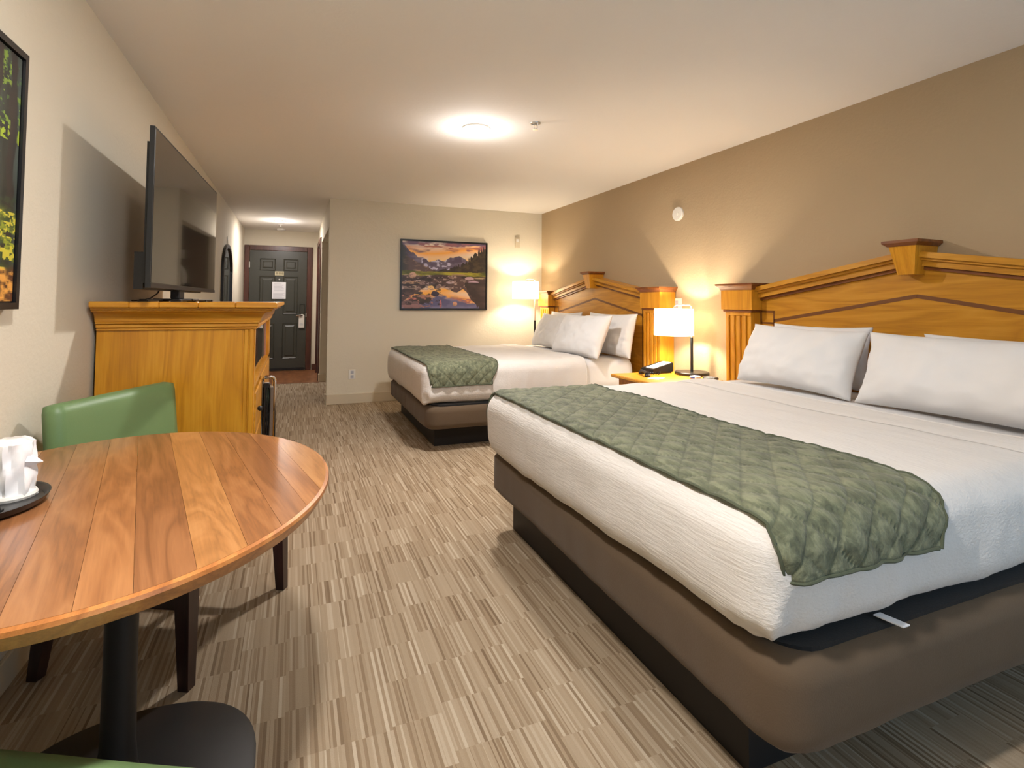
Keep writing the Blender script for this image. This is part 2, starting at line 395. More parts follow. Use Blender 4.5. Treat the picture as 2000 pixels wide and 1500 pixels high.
# ------------------------------------------------------------------ bedding
def rbox_pts(lo, hi, r, p, d, bulge=0.0, wob=0.0, seed=0):
    """raw points p on a box surface -> rounded, slightly irregular bedding surface, offset outwards by d"""
    lo = np.array(lo); hi = np.array(hi); r = np.array(r, float)
    q = np.clip(p, lo+r, hi-r); n = (p-q)/r; L = np.linalg.norm(n, axis=-1, keepdims=True); n = n/np.maximum(L, 1e-9)
    s = q+n*r+n*d
    h = (p[..., 2]-lo[2])/(hi[2]-lo[2]); side = np.clip(1-np.abs(n[..., 2]), 0, 1)
    s[..., :2] += n[..., :2]*(bulge*np.sin(PI*np.clip(h, 0, 1))*side)[..., None]
    if wob:
        b = q.copy()
        k = fbm(b+seed, 3.2, 3, seed)*.55+fbm(b*np.array([1, .5, 1])+seed, 14, 2, seed+3)*.22
        # drape folds on the sides
        k = k+side*fbm(b*np.array([1.0, 1.0, .25])+seed, 16, 2, seed+9)*.35
        s += n*(k*wob)[..., None]
    return s
def bed_surface(lo, hi, r, d, bulge, wob, seed, step=.02, xcut=None, faces='all'):
    lo = np.array(lo, float); hi = np.array(hi, float)
    ns = [max(2, int(round((hi[a]-lo[a])/step))) for a in range(3)]
    idx = {}; V = []; Fc = []
    def gi(i, j, k):
        t = (i, j, k)
        if t not in idx: idx[t] = len(V); V.append((lo[0]+(hi[0]-lo[0])*i/ns[0], lo[1]+(hi[1]-lo[1])*j/ns[1], lo[2]+(hi[2]-lo[2])*k/ns[2]))
        return idx[t]
    xc = xcut if xcut else 1e9
    ii = [i for i in range(ns[0]) if lo[0]+(hi[0]-lo[0])*(i+1)/ns[0] <= xc+1e-6]
    for i in ii:
        for j in range(ns[1]):
            Fc.append((gi(i, j, ns[2]), gi(i+1, j, ns[2]), gi(i+1, j+1, ns[2]), gi(i, j+1, ns[2])))
            Fc.append((gi(i, j, 0), gi(i, j+1, 0), gi(i+1, j+1, 0), gi(i+1, j, 0)))
        for k in range(ns[2]):
            Fc.append((gi(i, 0, k), gi(i+1, 0, k), gi(i+1, 0, k+1), gi(i, 0, k+1)))
            Fc.append((gi(i, ns[1], k), gi(i, ns[1], k+1), gi(i+1, ns[1], k+1), gi(i+1, ns[1], k)))
    for j in range(ns[1]):
        for k in range(ns[2]):
            Fc.append((gi(0, j, k), gi(0, j, k+1), gi(0, j+1, k+1), gi(0, j+1, k)))
            if not xcut: Fc.append((gi(ns[0], j, k), gi(ns[0], j+1, k), gi(ns[0], j+1, k+1), gi(ns[0], j, k+1)))
    P = rbox_pts(lo, hi, r, np.array(V), d, bulge, wob, seed)
    return P, Fc

def path_profile(y0, y1, z1, zn, zf, step):
    """raw (y,z) polyline: near side from zn up, over the top, down the far side to zf, with arclength"""
    pts = []
    n = max(2, int((z1-zn)/step)); pts += [(y0, zn+(z1-zn)*i/n) for i in range(n)]
    n = int((y1-y0)/step); pts += [(y0+(y1-y0)*i/n, z1) for i in range(n)]
    n = max(2, int((z1-zf)/step)); pts += [(y1, z1-(z1-zf)*i/n) for i in range(n+1)]
    return np.array(pts)

def make_bed(tagword, y0, y1, base_z, ztop, xfold, seed, runner, labels, group):
    x0, x1 = 1.0, 3.0
    bed = thing('bed', labels[0], 'bed', (2.0, (y0+y1)/2, 0), 0, None)
    b0, b1 = base_z
    # brown upholstered box base
    P, Fc = bed_surface((x0, y0-.02, b0), (x1-.02, y1+.02, b1), (.095, .095, .03), 0, 0.004, .006, seed+50, .03)
    mk('box_base', MB().add(P, Fc), BROWNF, bed, smooth=True, angle=180)
    dp = []
    for (cx, cyy, a0) in ((x1-.14, y1-.10, 0), (x0+.14, y1-.10, 90), (x0+.14, y0+.10, 180), (x1-.14, y0+.10, 270)):
        for k in range(7): a = math.radians(a0+15*k); dp.append((cx+.09*math.cos(a), cyy+.09*math.sin(a), b1-.01))
    mk('deck', MB().prism(dp, (0, 0, .0145)), BLACKF, bed)
    xa, ya, yb = x0+.115, y0+.20, y1-.05
    for nm, a in (('kick_panel', (xa, xa+.025, ya, yb)), ('kick_panel', (2.88, 2.905, ya, yb)), ('kick_panel', (xa+.025, 2.88, ya, ya+.025)), ('kick_panel', (xa+.025, 2.88, yb-.025, yb))):
        mk(nm, MB().box(a[0], a[1], a[2], a[3], 0, b0+.01), KICK, bed)
    # mattress under the spread
    lo, hi = (x0-.03, y0, b1+.005), (x1, y1, ztop); r = (.07, .10, .08)
    P, Fc = bed_surface((lo[0]+.03, lo[1], lo[2]), hi, r, -.016, .014, .011, seed, .04)
    mt = mk('mattress', MB().add(P, Fc), PILLOWF, bed, smooth=True, angle=180)
    # bedspread
    sp = thing('bedspread', labels[1], 'bedspread', (x0, (y0+y1)/2, b1))
    P, Fc = bed_surface(lo, hi, r, 0, .014, .011, seed, .0165, xcut=xfold)
    # creased tuck at the near foot corner
    cor = np.exp(-(((P[:, 0]-x0)/.10)**2+((P[:, 1]-y0)/.12)**2)-(((P[:, 2]-(b1+.05))/.075)**2))
    c3 = np.array([P[:, 0]-(x0+.15), P[:, 1]-(y0+.15), 0*P[:, 0]]).T; c3 /= np.linalg.norm(c3, axis=1, keepdims=True)+1e-6
    rid = 1-np.abs(vnoise(P*np.array([1, 1, .6]), 22, 3)*2.2)
    P = P+c3*(cor*rid*.018)[:, None]
    foot = np.clip((x0+.03-P[:, 0])/.05, 0, 1)*np.clip((b1+.14-P[:, 2])/.14, 0, 1); P[:, 2] -= foot*.034*(.8+.5*np.sin(P[:, 1]*3.1+1))
    mk('cover', MB().add(P, Fc), SHEET, sp, smooth=True, angle=180)
    prof = path_profile(lo[1], hi[1], hi[2], lo[2]+.05, lo[2]+.05, .03)
    band = []; xs = np.linspace(xfold-.20, xfold+.004, 9)
    G = np.array([[(x, y, z) for (y, z) in prof] for x in xs])
    dd = np.full(G.shape[:2], .0075); dd[0] = .001; dd[1] = .006; dd[-1] = .006
    Gs = rbox_pts(lo, hi, r, G, 0, .014, .011, seed); Gn = rbox_pts(lo, hi, r, G, 1, .014, .011, seed)-Gs
    Gs = Gs+Gn*dd[..., None]
    nn = len(prof); fcs = [(i*nn+j, i*nn+j+1, (i+1)*nn+j+1, (i+1)*nn+j) for i in range(len(xs)-1) for j in range(nn-1)]
    mk('turned_down_band', MB().add(Gs.reshape(-1, 3), fcs), SHEET, sp, smooth=True, angle=180)
    ed = rbox_pts(lo, hi, r, np.array([(xfold, y, z) for (y, z) in prof]), 0.001, .014, .011, seed)
    mk('folded_edge', MB().tube(ed, .008, 8), SHEET, sp, smooth=True)
    # runner
    ra, rb, hn, hf = runner
    prof = path_profile(lo[1], hi[1], hi[2], hn, hf, .0085); s = np.concatenate([[0], np.cumsum(np.linalg.norm(np.diff(prof, axis=0), axis=1))])
    xs = np.arange(ra, rb+1e-6, .0085)
    G = np.array([[(x, y, z) for (y, z) in prof] for x in xs])
    # a slight skew, hanging a touch towards the foot
    X = xs[:, None]; S = s[None, :]
    a = (X-ra+S)/.115; b = (X-ra-S)/.115
    quilt = np.minimum(np.abs(np.sin(PI*a)), 1)**.38*np.minimum(np.abs(np.sin(PI*b)), 1)**.38
    base = rbox_pts(lo, hi, r, G, 0, .014, .011, seed); nrm = rbox_pts(lo, hi, r, G, 1, .014, .011, seed)-base
    rel = .008+.0085*quilt+.0016*fbm(G, 30, 2, seed+4)
    R_ = base+nrm*rel[..., None]
    drop = np.clip((hi[2]-.02-G[..., 2])/.12, 0, 1)*(G[..., 1] < (y0+y1)/2)
    R_[..., 2] += drop*.003*np.sin(X*7+seed); fr_ = (X-ra)/(rb-ra); R_[..., 0] += drop*(.035*(1-fr_)-.065*fr_)
    In = base+nrm*.003; In[..., 2] = In[..., 2]+(R_[..., 2]-(base+nrm*rel[..., None])[..., 2]); In[..., 0] = R_[..., 0]
    nx, nn = len(xs), len(prof); N = nx*nn
    Vv = np.concatenate([R_.reshape(-1, 3), In.reshape(-1, 3)])
    g = lambda i, j: i*nn+j
    fcs = []
    for i in range(nx-1):
        for j in range(nn-1):
            fcs.append((g(i, j), g(i, j+1), g(i+1, j+1), g(i+1, j)))
            fcs.append((N+g(i, j), N+g(i+1, j), N+g(i+1, j+1), N+g(i, j+1)))
    for i in range(nx-1):
        fcs.append((g(i, 0), g(i+1, 0), N+g(i+1, 0), N+g(i, 0))); fcs.append((g(i, nn-1), N+g(i, nn-1), N+g(i+1, nn-1), g(i+1, nn-1)))
    for j in range(nn-1):
        fcs.append((g(0, j), N+g(0, j), N+g(0, j+1), g(0, j+1))); fcs.append((g(nx-1, j), g(nx-1, j+1), N+g(nx-1, j+1), N+g(nx-1, j)))
    rn = thing('bed_runner', labels[2], 'bed runner', (x0, (y0+y1)/2, b1+.1))
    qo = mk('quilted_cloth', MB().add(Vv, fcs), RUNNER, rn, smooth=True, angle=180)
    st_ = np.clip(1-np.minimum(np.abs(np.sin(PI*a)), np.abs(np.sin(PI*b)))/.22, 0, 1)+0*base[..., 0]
    st_ = np.concatenate([st_.ravel(), np.zeros(N)]).astype(np.float32); qa = qo.data.attributes.new('stitch_shade', 'FLOAT', 'POINT'); qa.data.foreach_set('value', st_)  # mask for the shade painted along the quilt valleys
    bd = MB()
    for pts in (R_[0, ::2], R_[-1, ::2], R_[::2, 0], R_[::2, -1]): bd.tube(pts, .0045, 6)
    mk('binding', bd, BIND, rn, smooth=True)
    return bed, lo, hi

bed2, lo2, hi2 = make_bed('near', .895, 2.76, (.20, .425), .738, 2.40, 5, (.992, 1.60, .60, .58),
    ('near bed with a brown upholstered box base on black kick panels', 'white crinkled bedspread on the near bed', 'green quilted runner across the foot of the near bed'), None)
bed1, lo1, hi1 = make_bed('far', 4.27, 6.03, (.172, .372), .712, 2.46, 23, (1.0, 1.62, .53, .5),
    ('far bed by the picture wall with a brown upholstered base', 'white smooth bedspread on the far bed beside the nightstand', 'green quilted runner across the foot of the far bed'), None)
tg = MB(); tg.prism([(1.36, .93, .437), (1.385, .93, .437), (1.40, .868, .437), (1.375, .868, .437)], (0, 0, .003))
mk('care_tag', tg, PAPER, bed2)

def pillow(label, c, wdt, hgt, th, lean, yaw=0, seed=0, group=None, roll=0.0):
    nu, nv = 44, 32; vs = []; fs = []
    u = np.linspace(-1, 1, nu); v = np.linspace(-1, 1, nv); U, Vv = np.meshgrid(u, v, indexing='ij')
    prof = (np.clip(1-np.abs(U)**3.2, 0, 1)**.55)*(np.clip(1-np.abs(Vv)**2.8, 0, 1)**.55)
    # outline: sides pulled in between pointed corners
    ox = U*(wdt/2)*(1-.055*(1-Vv**2)*np.abs(U)**3); oz = Vv*(hgt/2)*(1-.075*(1-U**2)*np.abs(Vv)**3)
    pw = np.stack([ox, oz, 0*ox], -1)
    wr = fbm(pw+seed*3.1, 9, 3, seed)*.012*np.clip(prof*3, 0, 1)+fbm(pw*np.array([1, 1, 1])+seed, 24, 2, seed+2)*.004
    edge = np.maximum(np.abs(U), np.abs(Vv)); rad = (np.abs(np.sin(np.arctan2(Vv, U)*6+seed)))*(edge > .7)*(edge-.7)*.02
    front = prof*th/2+wr+rad; back = -prof*th/2*.8+wr*.5-.004
    # slump: bottom fuller
    front = front*(1+.18*(-Vv)); 
    Pf = np.stack([ox, -front-.003, oz], -1).reshape(-1, 3); Pb = np.stack([ox, -back+.003, oz], -1).reshape(-1, 3)
    N = nu*nv; V = np.concatenate([Pf, Pb]); g = lambda i, j: i*nv+j
    for i in range(nu-1):
        for j in range(nv-1):
            fs.append((g(i, j), g(i+1, j), g(i+1, j+1), g(i, j+1))); fs.append((N+g(i, j), N+g(i, j+1), N+g(i+1, j+1), N+g(i+1, j)))
    for i in range(nu-1):
        fs.append((g(i, 0), N+g(i, 0), N+g(i+1, 0), g(i+1, 0))); fs.append((g(i, nv-1), g(i+1, nv-1), N+g(i+1, nv-1), N+g(i, nv-1)))
    for j in range(nv-1):
        fs.append((g(0, j), g(0, j+1), N+g(0, j+1), N+g(0, j))); fs.append((g(nu-1, j), N+g(nu-1, j), N+g(nu-1, j+1), g(nu-1, j+1)))
    # local: x = width, y = depth (front is -y), z = height ; turn so the front faces -x, lean back
    R = Matrix.Rotation(-PI/2+yaw, 3, 'Z') @ Matrix.Rotation(-lean, 3, 'X') @ Matrix.Rotation(roll, 3, 'Y')
    V = V @ np.array(R).T
    zmin = V[:, 2].min()
    V = V+np.array([c[0], c[1], c[2]-zmin])
    o = mk('pillow', MB().add(V, fs), PILLOWF, None, smooth=True, angle=180, loc=(c[0], c[1], c[2]))
    return tag(o, label, 'pillow', group)

# near bed pillows (two leaning pairs)
zt = .728
pillow('white pillow at the back of the left pair on the near bed', (2.93, 2.32, zt+.004), .64, .36, .12, .16, 0.02, 2)
pillow('white pillow in front of the left pair on the near bed', (2.66, 2.23, zt), .72, .375, .19, .42, .03, 1, roll=.02)
pillow('white pillow at the back right of the near bed, partly out of frame', (2.93, 1.30, zt+.004), .86, .34, .12, .16, 0, 4)
pillow('wide white pillow in the middle right of the near bed', (2.66, 1.345, zt), 1.0, .365, .21, .34, 0, 3)
pillow('white pillow resting in front at the right edge of the near bed', (2.47, .90, zt), .36, .38, .15, .45, .10, 8)
# far bed pillows
z1_ = .702
pillow('white pillow at the back left of the far bed under the floor lamp', (2.93, 5.60, z1_), .74, .41, .12, .16, 0, 6)
pillow('white pillow at the front left of the far bed', (2.72, 5.52, z1_), .74, .41, .17, .38, -.04, 7)
pillow('white pillow at the back right of the far bed by the nightstand', (2.88, 4.55, z1_), .80, .42, .14, .2, .03, 5)
pillow('white pillow leaning at the front right of the far bed', (2.58, 4.58, z1_), .76, .43, .19, .42, .10, 9)

# ------------------------------------------------------------------ headboards
def headboard(yc, hw, label, zs=0.0):
    t = thing('headboard', label, 'headboard', (3.1, yc, 0))
    xw = 3.145; xp = 3.075
    e = hw-.11
    def gz(y, z_end, z_apex): return z_apex-(z_apex-z_end)*abs(y-yc)/hw
    ZE, ZA = 1.225, 1.44
    pts = [(xp, yc-e, .25), (xp, yc+e, .25), (xp, yc+e, gz(yc+e, ZE, ZA)), (xp, yc, ZA), (xp, yc-e, gz(yc-e, ZE, ZA))]
    pan = mk('panel', MB().prism(pts, (xw-xp, 0, 0)), OAKY, t)
    # inlay: chevron, squares, verticals (thin strips let into the panel face)
    xi = xp-.0015
    def strip(a, b, wd, nm='inlay'):
        a = Vector((xi, *a)); b = Vector((xi, *b)); d = (b-a).normalized(); n = Vector((0, -d.z, d.y))*wd/2
        mk(nm, MB().prism([a-n, b-n, b+n, a+n], (.004, 0, 0)), INLAY, pan)
    q = e-.135
    for s in (-1, 1):
        strip((yc, 1.262), (yc+s*(q+.0), 1.10), .021)
        a, b = yc+s*q, yc+s*(q+.11)
        zl, zh = 1.082, 1.162
        strip((a, zl), (b, zl), .014); strip((a, zh), (b, zh), .014); strip((a, .45), (a, zh+.007), .014); strip((b, zl-.007), (b, zh+.007), .014)
    # raking cornice: stepped moulding each side
    for s in (-1, 1):
        for k, (zo0, zo1, dx) in enumerate(((-.030, -.012, .018), (-.012, .020, .036), (.020, .034, .052), (.034, .064, .072))):
            ya, yb_ = yc+s*.03, yc+s*(hw-.10)
            A = lambda y, o: (xp-dx, y, gz(y, ZE+.02, ZA+.0)+o)
            m = MB().prism([A(ya, zo0), A(yb_, zo0), A(yb_, zo1), A(ya, zo1)], (xw-xp+dx, 0, 0))
            mk('cornice_moulding', m, OAKDK if k == 0 else OAKY, t)
    # keystone
    kz0, kz1 = 1.375, 1.525
    ks = MB().loft([[(xp-.115*(.75+.25*f), yc-.042-.026*f, z), (xw, yc-.042-.026*f, z), (xw, yc+.042+.026*f, z), (xp-.115*(.75+.25*f), yc+.042+.026*f, z)] for f, z in ((0, kz0), (1, kz1))])
    k_ = mk('keystone', ks, OAK, t)
    mk('keystone_cap', MB().loft([[(xp-a, yc-b, z), (xw, yc-b, z), (xw, yc+b, z), (xp-a, yc+b, z)] for a, b, z in ((.12, .072, 1.525), (.138, .092, 1.542), (.138, .092, 1.556))]), OAKDK, k_)
    for s in (-1, 1):
        y = yc+s*hw; ws = .12
        pil = mk('pilaster', MB().box(3.005, xw, y-ws, y+ws, .12, 1.155), OAK, t)
        fl = MB()
        nfl = 4; 
        # raised fillets between flutes
        for k in range(5):
            yy = y-ws+.012+(2*ws-.024)*(k/4)
            hwd = .017
            fl.box(2.993, 3.006, yy-hwd if k else y-ws, yy+hwd if k < 4 else y+ws, .2, 1.13, .003)
        fl.box(2.993, 3.006, y-ws, y+ws, 1.13, 1.155); fl.box(2.993, 3.006, y-ws, y+ws, .12, .2)
        mk('fluting', fl, OAK, pil)
        mk('neck_moulding', MB().box(2.98, xw, y-ws-.014, y+ws+.014, 1.155, 1.172, .004), OAKDK, t)
        blk = mk('cap_block', MB().box(2.975, xw, y-ws-.025, y+ws+.025, 1.172, 1.315), OAK, t)
        mk('cap_slab', MB().loft([[(2.975-a, y-ws-.025-a, z), (xw, y-ws-.025-a, z), (xw, y+ws+.025+a, z), (2.975-a, y+ws+.025+a, z)] for a, z in ((.004, 1.315), (.008, 1.325), (.020, 1.342), (.030, 1.350), (.030, 1.362))]), OAKDK, t)
    return t
headboard(1.835, 1.165, 'large oak headboard with fluted pilasters behind the near bed')
headboard(5.14, 1.12, 'oak headboard with fluted pilasters behind the far bed')

# ------------------------------------------------------------------ nightstand + things on it
NZ = .64
ns = thing('nightstand', 'honey oak nightstand between the two beds', 'nightstand', (2.75, 3.47, 0))
mk('top', MB().box(2.395, 3.0, 3.15, 3.76, NZ-.025, NZ, .006), OAKX, ns)
mk('body', MB().box(2.45, 2.98, 3.18, 3.72, .08, NZ-.025), OAK, ns)
mk('plinth', MB().box(2.47, 2.98, 3.19, 3.71, 0, .08), OAKDK, ns)
for k in range(2):
    d = mk('drawer', MB().box(2.435, 2.45, 3.21, 3.69, .12+.24*k, .33+.24*k, .004), OAK, ns)
    mk('knob', MB().lathe([(.006, 0), (.014, .01), (.012, .02), (0.001, .022)], n=12).__class__() if False else MB().tube([(2.435, 3.45, .225+.24*k), (2.415, 3.45, .225+.24*k)], .014, 12), BLACKM, d, smooth=True)

def hook_lamp(name, label, pole, sh, r, z0, z1, base_r, zbase, floor=False):
    t = thing(name, label, 'lamp', (pole[0], pole[1], zbase))
    mk('base', MB().lathe([(base_r, zbase), (base_r, zbase+.018), (base_r-.006, zbase+.024), (.0001, zbase+.025)], pole, 40), BLACKP, t, smooth=True)
    d = (Vector((sh[0], sh[1], 0))-Vector((pole[0], pole[1], 0)))
    zt_ = z1+.035
    if floor:
        mk('pole', MB().tube([(pole[0], pole[1], zbase+.02), (pole[0], pole[1], .98)], .013, 12), BLACKP, t, smooth=True)
        mk('upper_pole', MB().tube([(pole[0], pole[1], .98), (pole[0], pole[1], z0-.02)], .010, 12), NICKEL, t, smooth=True)
    else:
        mk('pole', MB().tube([(pole[0], pole[1], zbase+.02), (pole[0], pole[1], z0-.015)], .0115, 12), BLACKP, t, smooth=True)
    arc = [(pole[0], pole[1], z0-.02), (pole[0], pole[1], z1+.012)]
    for k in range(1, 6): a = k/5*PI/2; arc.append((pole[0]+d.x*.22*(1-math.cos(a)), pole[1]+d.y*.22*(1-math.cos(a)), z1+.012+(zt_-z1-.012)*math.sin(a)))
    for k in range(0, 6): a = k/5*PI/2; arc.append((pole[0]+d.x*(.78+.22*math.sin(a)), pole[1]+d.y*(.78+.22*math.sin(a)), z1+.0+(zt_-z1)*math.cos(a)))
    arc.append((sh[0], sh[1], z1-.05))
    mk('arm', MB().tube(arc, .0055, 8), NICKEL, t, smooth=True)
    n = 48; m = MB()
    ro, ri = r, r-.003
    m.loft([[(sh[0]+q*math.cos(2*PI*i/n), sh[1]+q*math.sin(2*PI*i/n), z) for i in range(n)] for q, z in ((ro, z0), (ro*.985, z1), (ri*.985, z1), (ri, z0), (ro, z0))], cap=False)
    s_ = mk('lamp_shade', m, SHADE, t, smooth=True)
    sp = MB()
    for k in range(3):
        a = k*2*PI/3; sp.tube([(sh[0], sh[1], z1-.03), (sh[0]+(r-.004)*math.cos(a), sh[1]+(r-.004)*math.sin(a), z1-.012)], .002, 6)
    mk('shade_ring', sp, NICKEL, s_)
    mk('socket', MB().tube([(sh[0], sh[1], z1-.08), (sh[0], sh[1], z1-.03)], .014, 12), WHITEP, t, smooth=True)
    return t
hook_lamp('table_lamp', 'lit table lamp with a white drum shade on the nightstand', (3.0, 3.50), (2.87, 3.56), .157, .955, 1.170, .135, NZ)
hook_lamp('floor_lamp', 'lit lamp with a white drum shade beside the far bed at the picture wall', (2.93, 6.42), (2.77, 6.36), .172, 1.262, 1.485, .14, 0.0, True)

# telephone
ph = thing('telephone', 'black desk telephone with a white face card on the nightstand', 'telephone', (2.80, 3.685, NZ), 0.10)
pb = MB(); pb.prism([(-.11, -.07, .012), (.11, -.07, .012), (.11, -.07, .085), (-.11, -.07, .04)], (0, .14, 0)); mk('body', pb, BLACKP, ph, local=True)
fp = MB(); fp.prism([(-.09, -.055, .0445), (.10, -.055, .0835), (.10, .035, .0835), (-.09, .035, .0445)], (0, 0, .003)); mk('face_card', fp, PAPER, ph, local=True)
ln = MB()
for i in range(3):
    for j in range(4):
        x = -.06+.03*j; z = .0478+(x+.09)*.2053; ln.prism([(x, -.045+.022*i, z), (x+.018, -.045+.022*i, z+.0037), (x+.018, -.034+.022*i, z+.0037), (x, -.034+.022*i, z)], (0, 0, .002))
mk('keypad', ln, GREYP, ph, local=True)
mk('feet', MB().box(-.1, .1, -.06, -.05, 0, .012).box(-.1, .1, .05, .06, 0, .012), BLACKP, ph, local=True)
hs = thing('handset', 'black telephone handset lying at the front of the nightstand', 'handset', (2.60, 3.585, NZ), -.35)
h_ = MB(); h_.tube([(0, -.085, .018), (0, -.05, .026), (0, 0, .03), (0, .05, .026), (0, .085, .018)], .012, 10, [.02, .012, .011, .012, .02])
mk('grip', h_, BLACKP, hs, smooth=True, local=True)
mk('earpiece', MB().lathe([(.022, 0), (.024, .012), (.016, .022), (.0001, .023)], (0, -.085), 16), BLACKP, hs, smooth=True, local=True)
mk('mouthpiece', MB().lathe([(.022, 0), (.024, .012), (.016, .022), (.0001, .023)], (0, .085), 16), BLACKP, hs, smooth=True, local=True)
cd = []
for k in range(160):
    f = k/159; a = f*26*PI; bx = 2.66+.12*f+.02*math.sin(f*9); by = 3.60+.03*math.sin(f*7)-.03*f
    cd.append((bx+.0*math.cos(a), by+.009*math.cos(a), NZ+.0125+.009*math.sin(a)))
c_, s_ = math.cos(-.12), math.sin(-.12); cd = [((x-2.83)*c_-(y-3.665)*s_, (x-2.83)*s_+(y-3.665)*c_, z-NZ) for x, y, z in cd]
mk('coiled_cord', MB().tube(cd, .0026, 5), BLACKP, ph, smooth=True, local=True)
nc = thing('note_card', 'small white card on the front of the nightstand', 'card', (2.575, 3.40, NZ), .5)
mk('paper', MB().box(-.06, .06, -.045, .045, 0, .003), PAPER, nc, local=True)
pk = thing('tissue_packet', 'small white packet with blue print beside the lamp base', 'packet', (2.86, 3.30, NZ), .3)
mk('wrapper', MB().box(-.035, .035, -.03, .03, 0, .022, .006), PAPER, pk, local=True)
mk('blue_print', MB().box(-.0358, -.0345, -.018, .018, .006, .016).box(-.02, .02, -.016, .014, .0215, .0228), BLUE, pk, local=True)
rm = thing('remote_control', 'black remote control lying beside the packet on the nightstand', 'remote', (2.93, 3.21, NZ), .3)
mk('case', MB().box(-.03, .03, -.05, .05, 0, .02, .005), BLACKP, rm, local=True)
bt = MB()
for i in range(3):
    for j in range(4): bt.box(-.018+.014*i, -.010+.014*i, -.035+.018*j, -.025+.018*j, .0195, .022)
mk('buttons', bt, GREYP, rm, local=True)

# ------------------------------------------------------------------ wall plates, detectors, ceiling items
def plate_right(label, y, z, w_, h_):
    t = thing('wall_outlet', label, 'outlet', (XR, y, z-h_/2))
    mk('cover_plate', MB().box(XR-.008, XR, y-w_/2, y+w_/2, z-h_/2, z+h_/2, .003), WHITEP, t)
    mk('sockets', MB().box(XR-.0095, XR-.007, y-.02, y+.02, z-.04, z-.01).box(XR-.0095, XR-.007, y-.02, y+.02, z+.01, z+.04), GREYP, t)
plate_right('white outlet plate on the taupe wall behind the table lamp', 3.855, 1.20, .13, .12)
t = thing('wall_outlet', 'white outlet plate low on the cream wall below the picture', 'outlet', (.655, YB, .285))
mk('cover_plate', MB().box(.615, .694, YB-.008, YB, .285, .40, .003), WHITEP, t)
mk('sockets', MB().box(.637, .672, YB-.0095, YB-.007, .30, .335).box(.637, .672, YB-.0095, YB-.007, .35, .385), GREYP, t)
t = thing('light_switch', 'small cream sensor plate high on the wall right of the picture', 'sensor', (2.78, YB, 1.95))
mk('cover_plate', MB().box(2.745, 2.815, YB-.02, YB, 1.95, 2.09, .004), M_BASE, t)
mk('lens', MB().box(2.76, 2.80, YB-.024, YB-.019, 2.03, 2.07, .002), WHITEP, t)
sd = thing('wall_speaker', 'round white disc cover on the taupe wall above the nightstand', 'detector', (XR, 3.831, 2.009))
def disc_x(x0, x1, y, z, r, n=32, sy=1.1):
    return MB().loft([[(x, y+q*sy*math.cos(2*PI*i/n), z+q*math.sin(2*PI*i/n)) for i in range(n)] for x, q in ((x0, r), (x0-(x0-x1)*.6, r), (x1, r*.86), (x1, .001))])
mk('cover', disc_x(XR, XR-.022, 3.831, 2.009, .062), WHITEP, sd, smooth=True)
mk('centre_cap', disc_x(XR-.02, XR-.027, 3.831, 2.009, .02), WHITEP, sd, smooth=True)
def downlight(label, x, y, r=.085, em=LED, nm='ceiling_light', gr=None):
    t = thing(nm, label, 'ceiling light', (x, y, H-.03))
    mk('trim_ring', MB().lathe([(r+.014, H), (r+.012, H-.01), (r, H-.014), (r-.003, H-.010)], (x, y), 40), WHITEP, t, smooth=True)
    mk('diffuser', MB().lathe([(r-.002, H-.011), (r-.01, H-.018), (.0001, H-.020)], (x, y), 40), em, t, smooth=True)
downlight('bright round ceiling light in the middle of the bedroom', 1.16, 3.55)
downlight('round ceiling light above the dining table, out of view', .05, .75)
downlight('round ceiling light in the entrance hall', -.23, 8.9, .075)
sp = thing('fire_sprinkler', 'nickel fire sprinkler on the ceiling right of the bedroom light', 'sprinkler', (1.50, 3.29, H-.05))
mk('escutcheon', MB().lathe([(.036, H), (.034, H-.006), (.022, H-.010), (.02, H-.002)], (1.5, 3.29), 28), NICKEL, sp, smooth=True)
mk('frame', MB().tube([(1.5, 3.29, H), (1.5, 3.29, H-.02)], .009, 10).tube([(1.488, 3.29, H-.015), (1.486, 3.29, H-.03), (1.5, 3.29, H-.045)], .0025, 6).tube([(1.512, 3.29, H-.015), (1.514, 3.29, H-.03), (1.5, 3.29, H-.045)], .0025, 6), NICKEL, sp, smooth=True)
mk('deflector', MB().lathe([(.017, H-.045), (.018, H-.047), (.0001, H-.048)], (1.5, 3.29), 16), NICKEL, sp, smooth=True)
sp = thing('hall_sprinkler', 'small white sprinkler head on the hall ceiling behind the hall light', 'sprinkler', (-.232, 9.35, H-.04))
mk('escutcheon', MB().lathe([(.03, H), (.026, H-.008), (.0001, H-.01)], (-.232, 9.35), 20), WHITEP, sp, smooth=True)
mk('head', MB().lathe([(.008, H-.01), (.008, H-.035), (.016, H-.037), (.0001, H-.04)], (-.232, 9.35), 12), NICKEL, sp, smooth=True)
sm = thing('smoke_detector', 'round white smoke detector on the hall ceiling near the entrance door', 'smoke detector', (-.236, 9.9, H-.04))
mk('housing', MB().lathe([(.07, H), (.068, H-.022), (.05, H-.034), (.0001, H-.036)], (-.236, 9.9), 32), WHITEP, sm, smooth=True)
mk('test_button', MB().lathe([(.012, H-.035), (.011, H-.039), (.0001, H-.040)], (-.236, 9.9), 12), GREYP, sm, smooth=True)

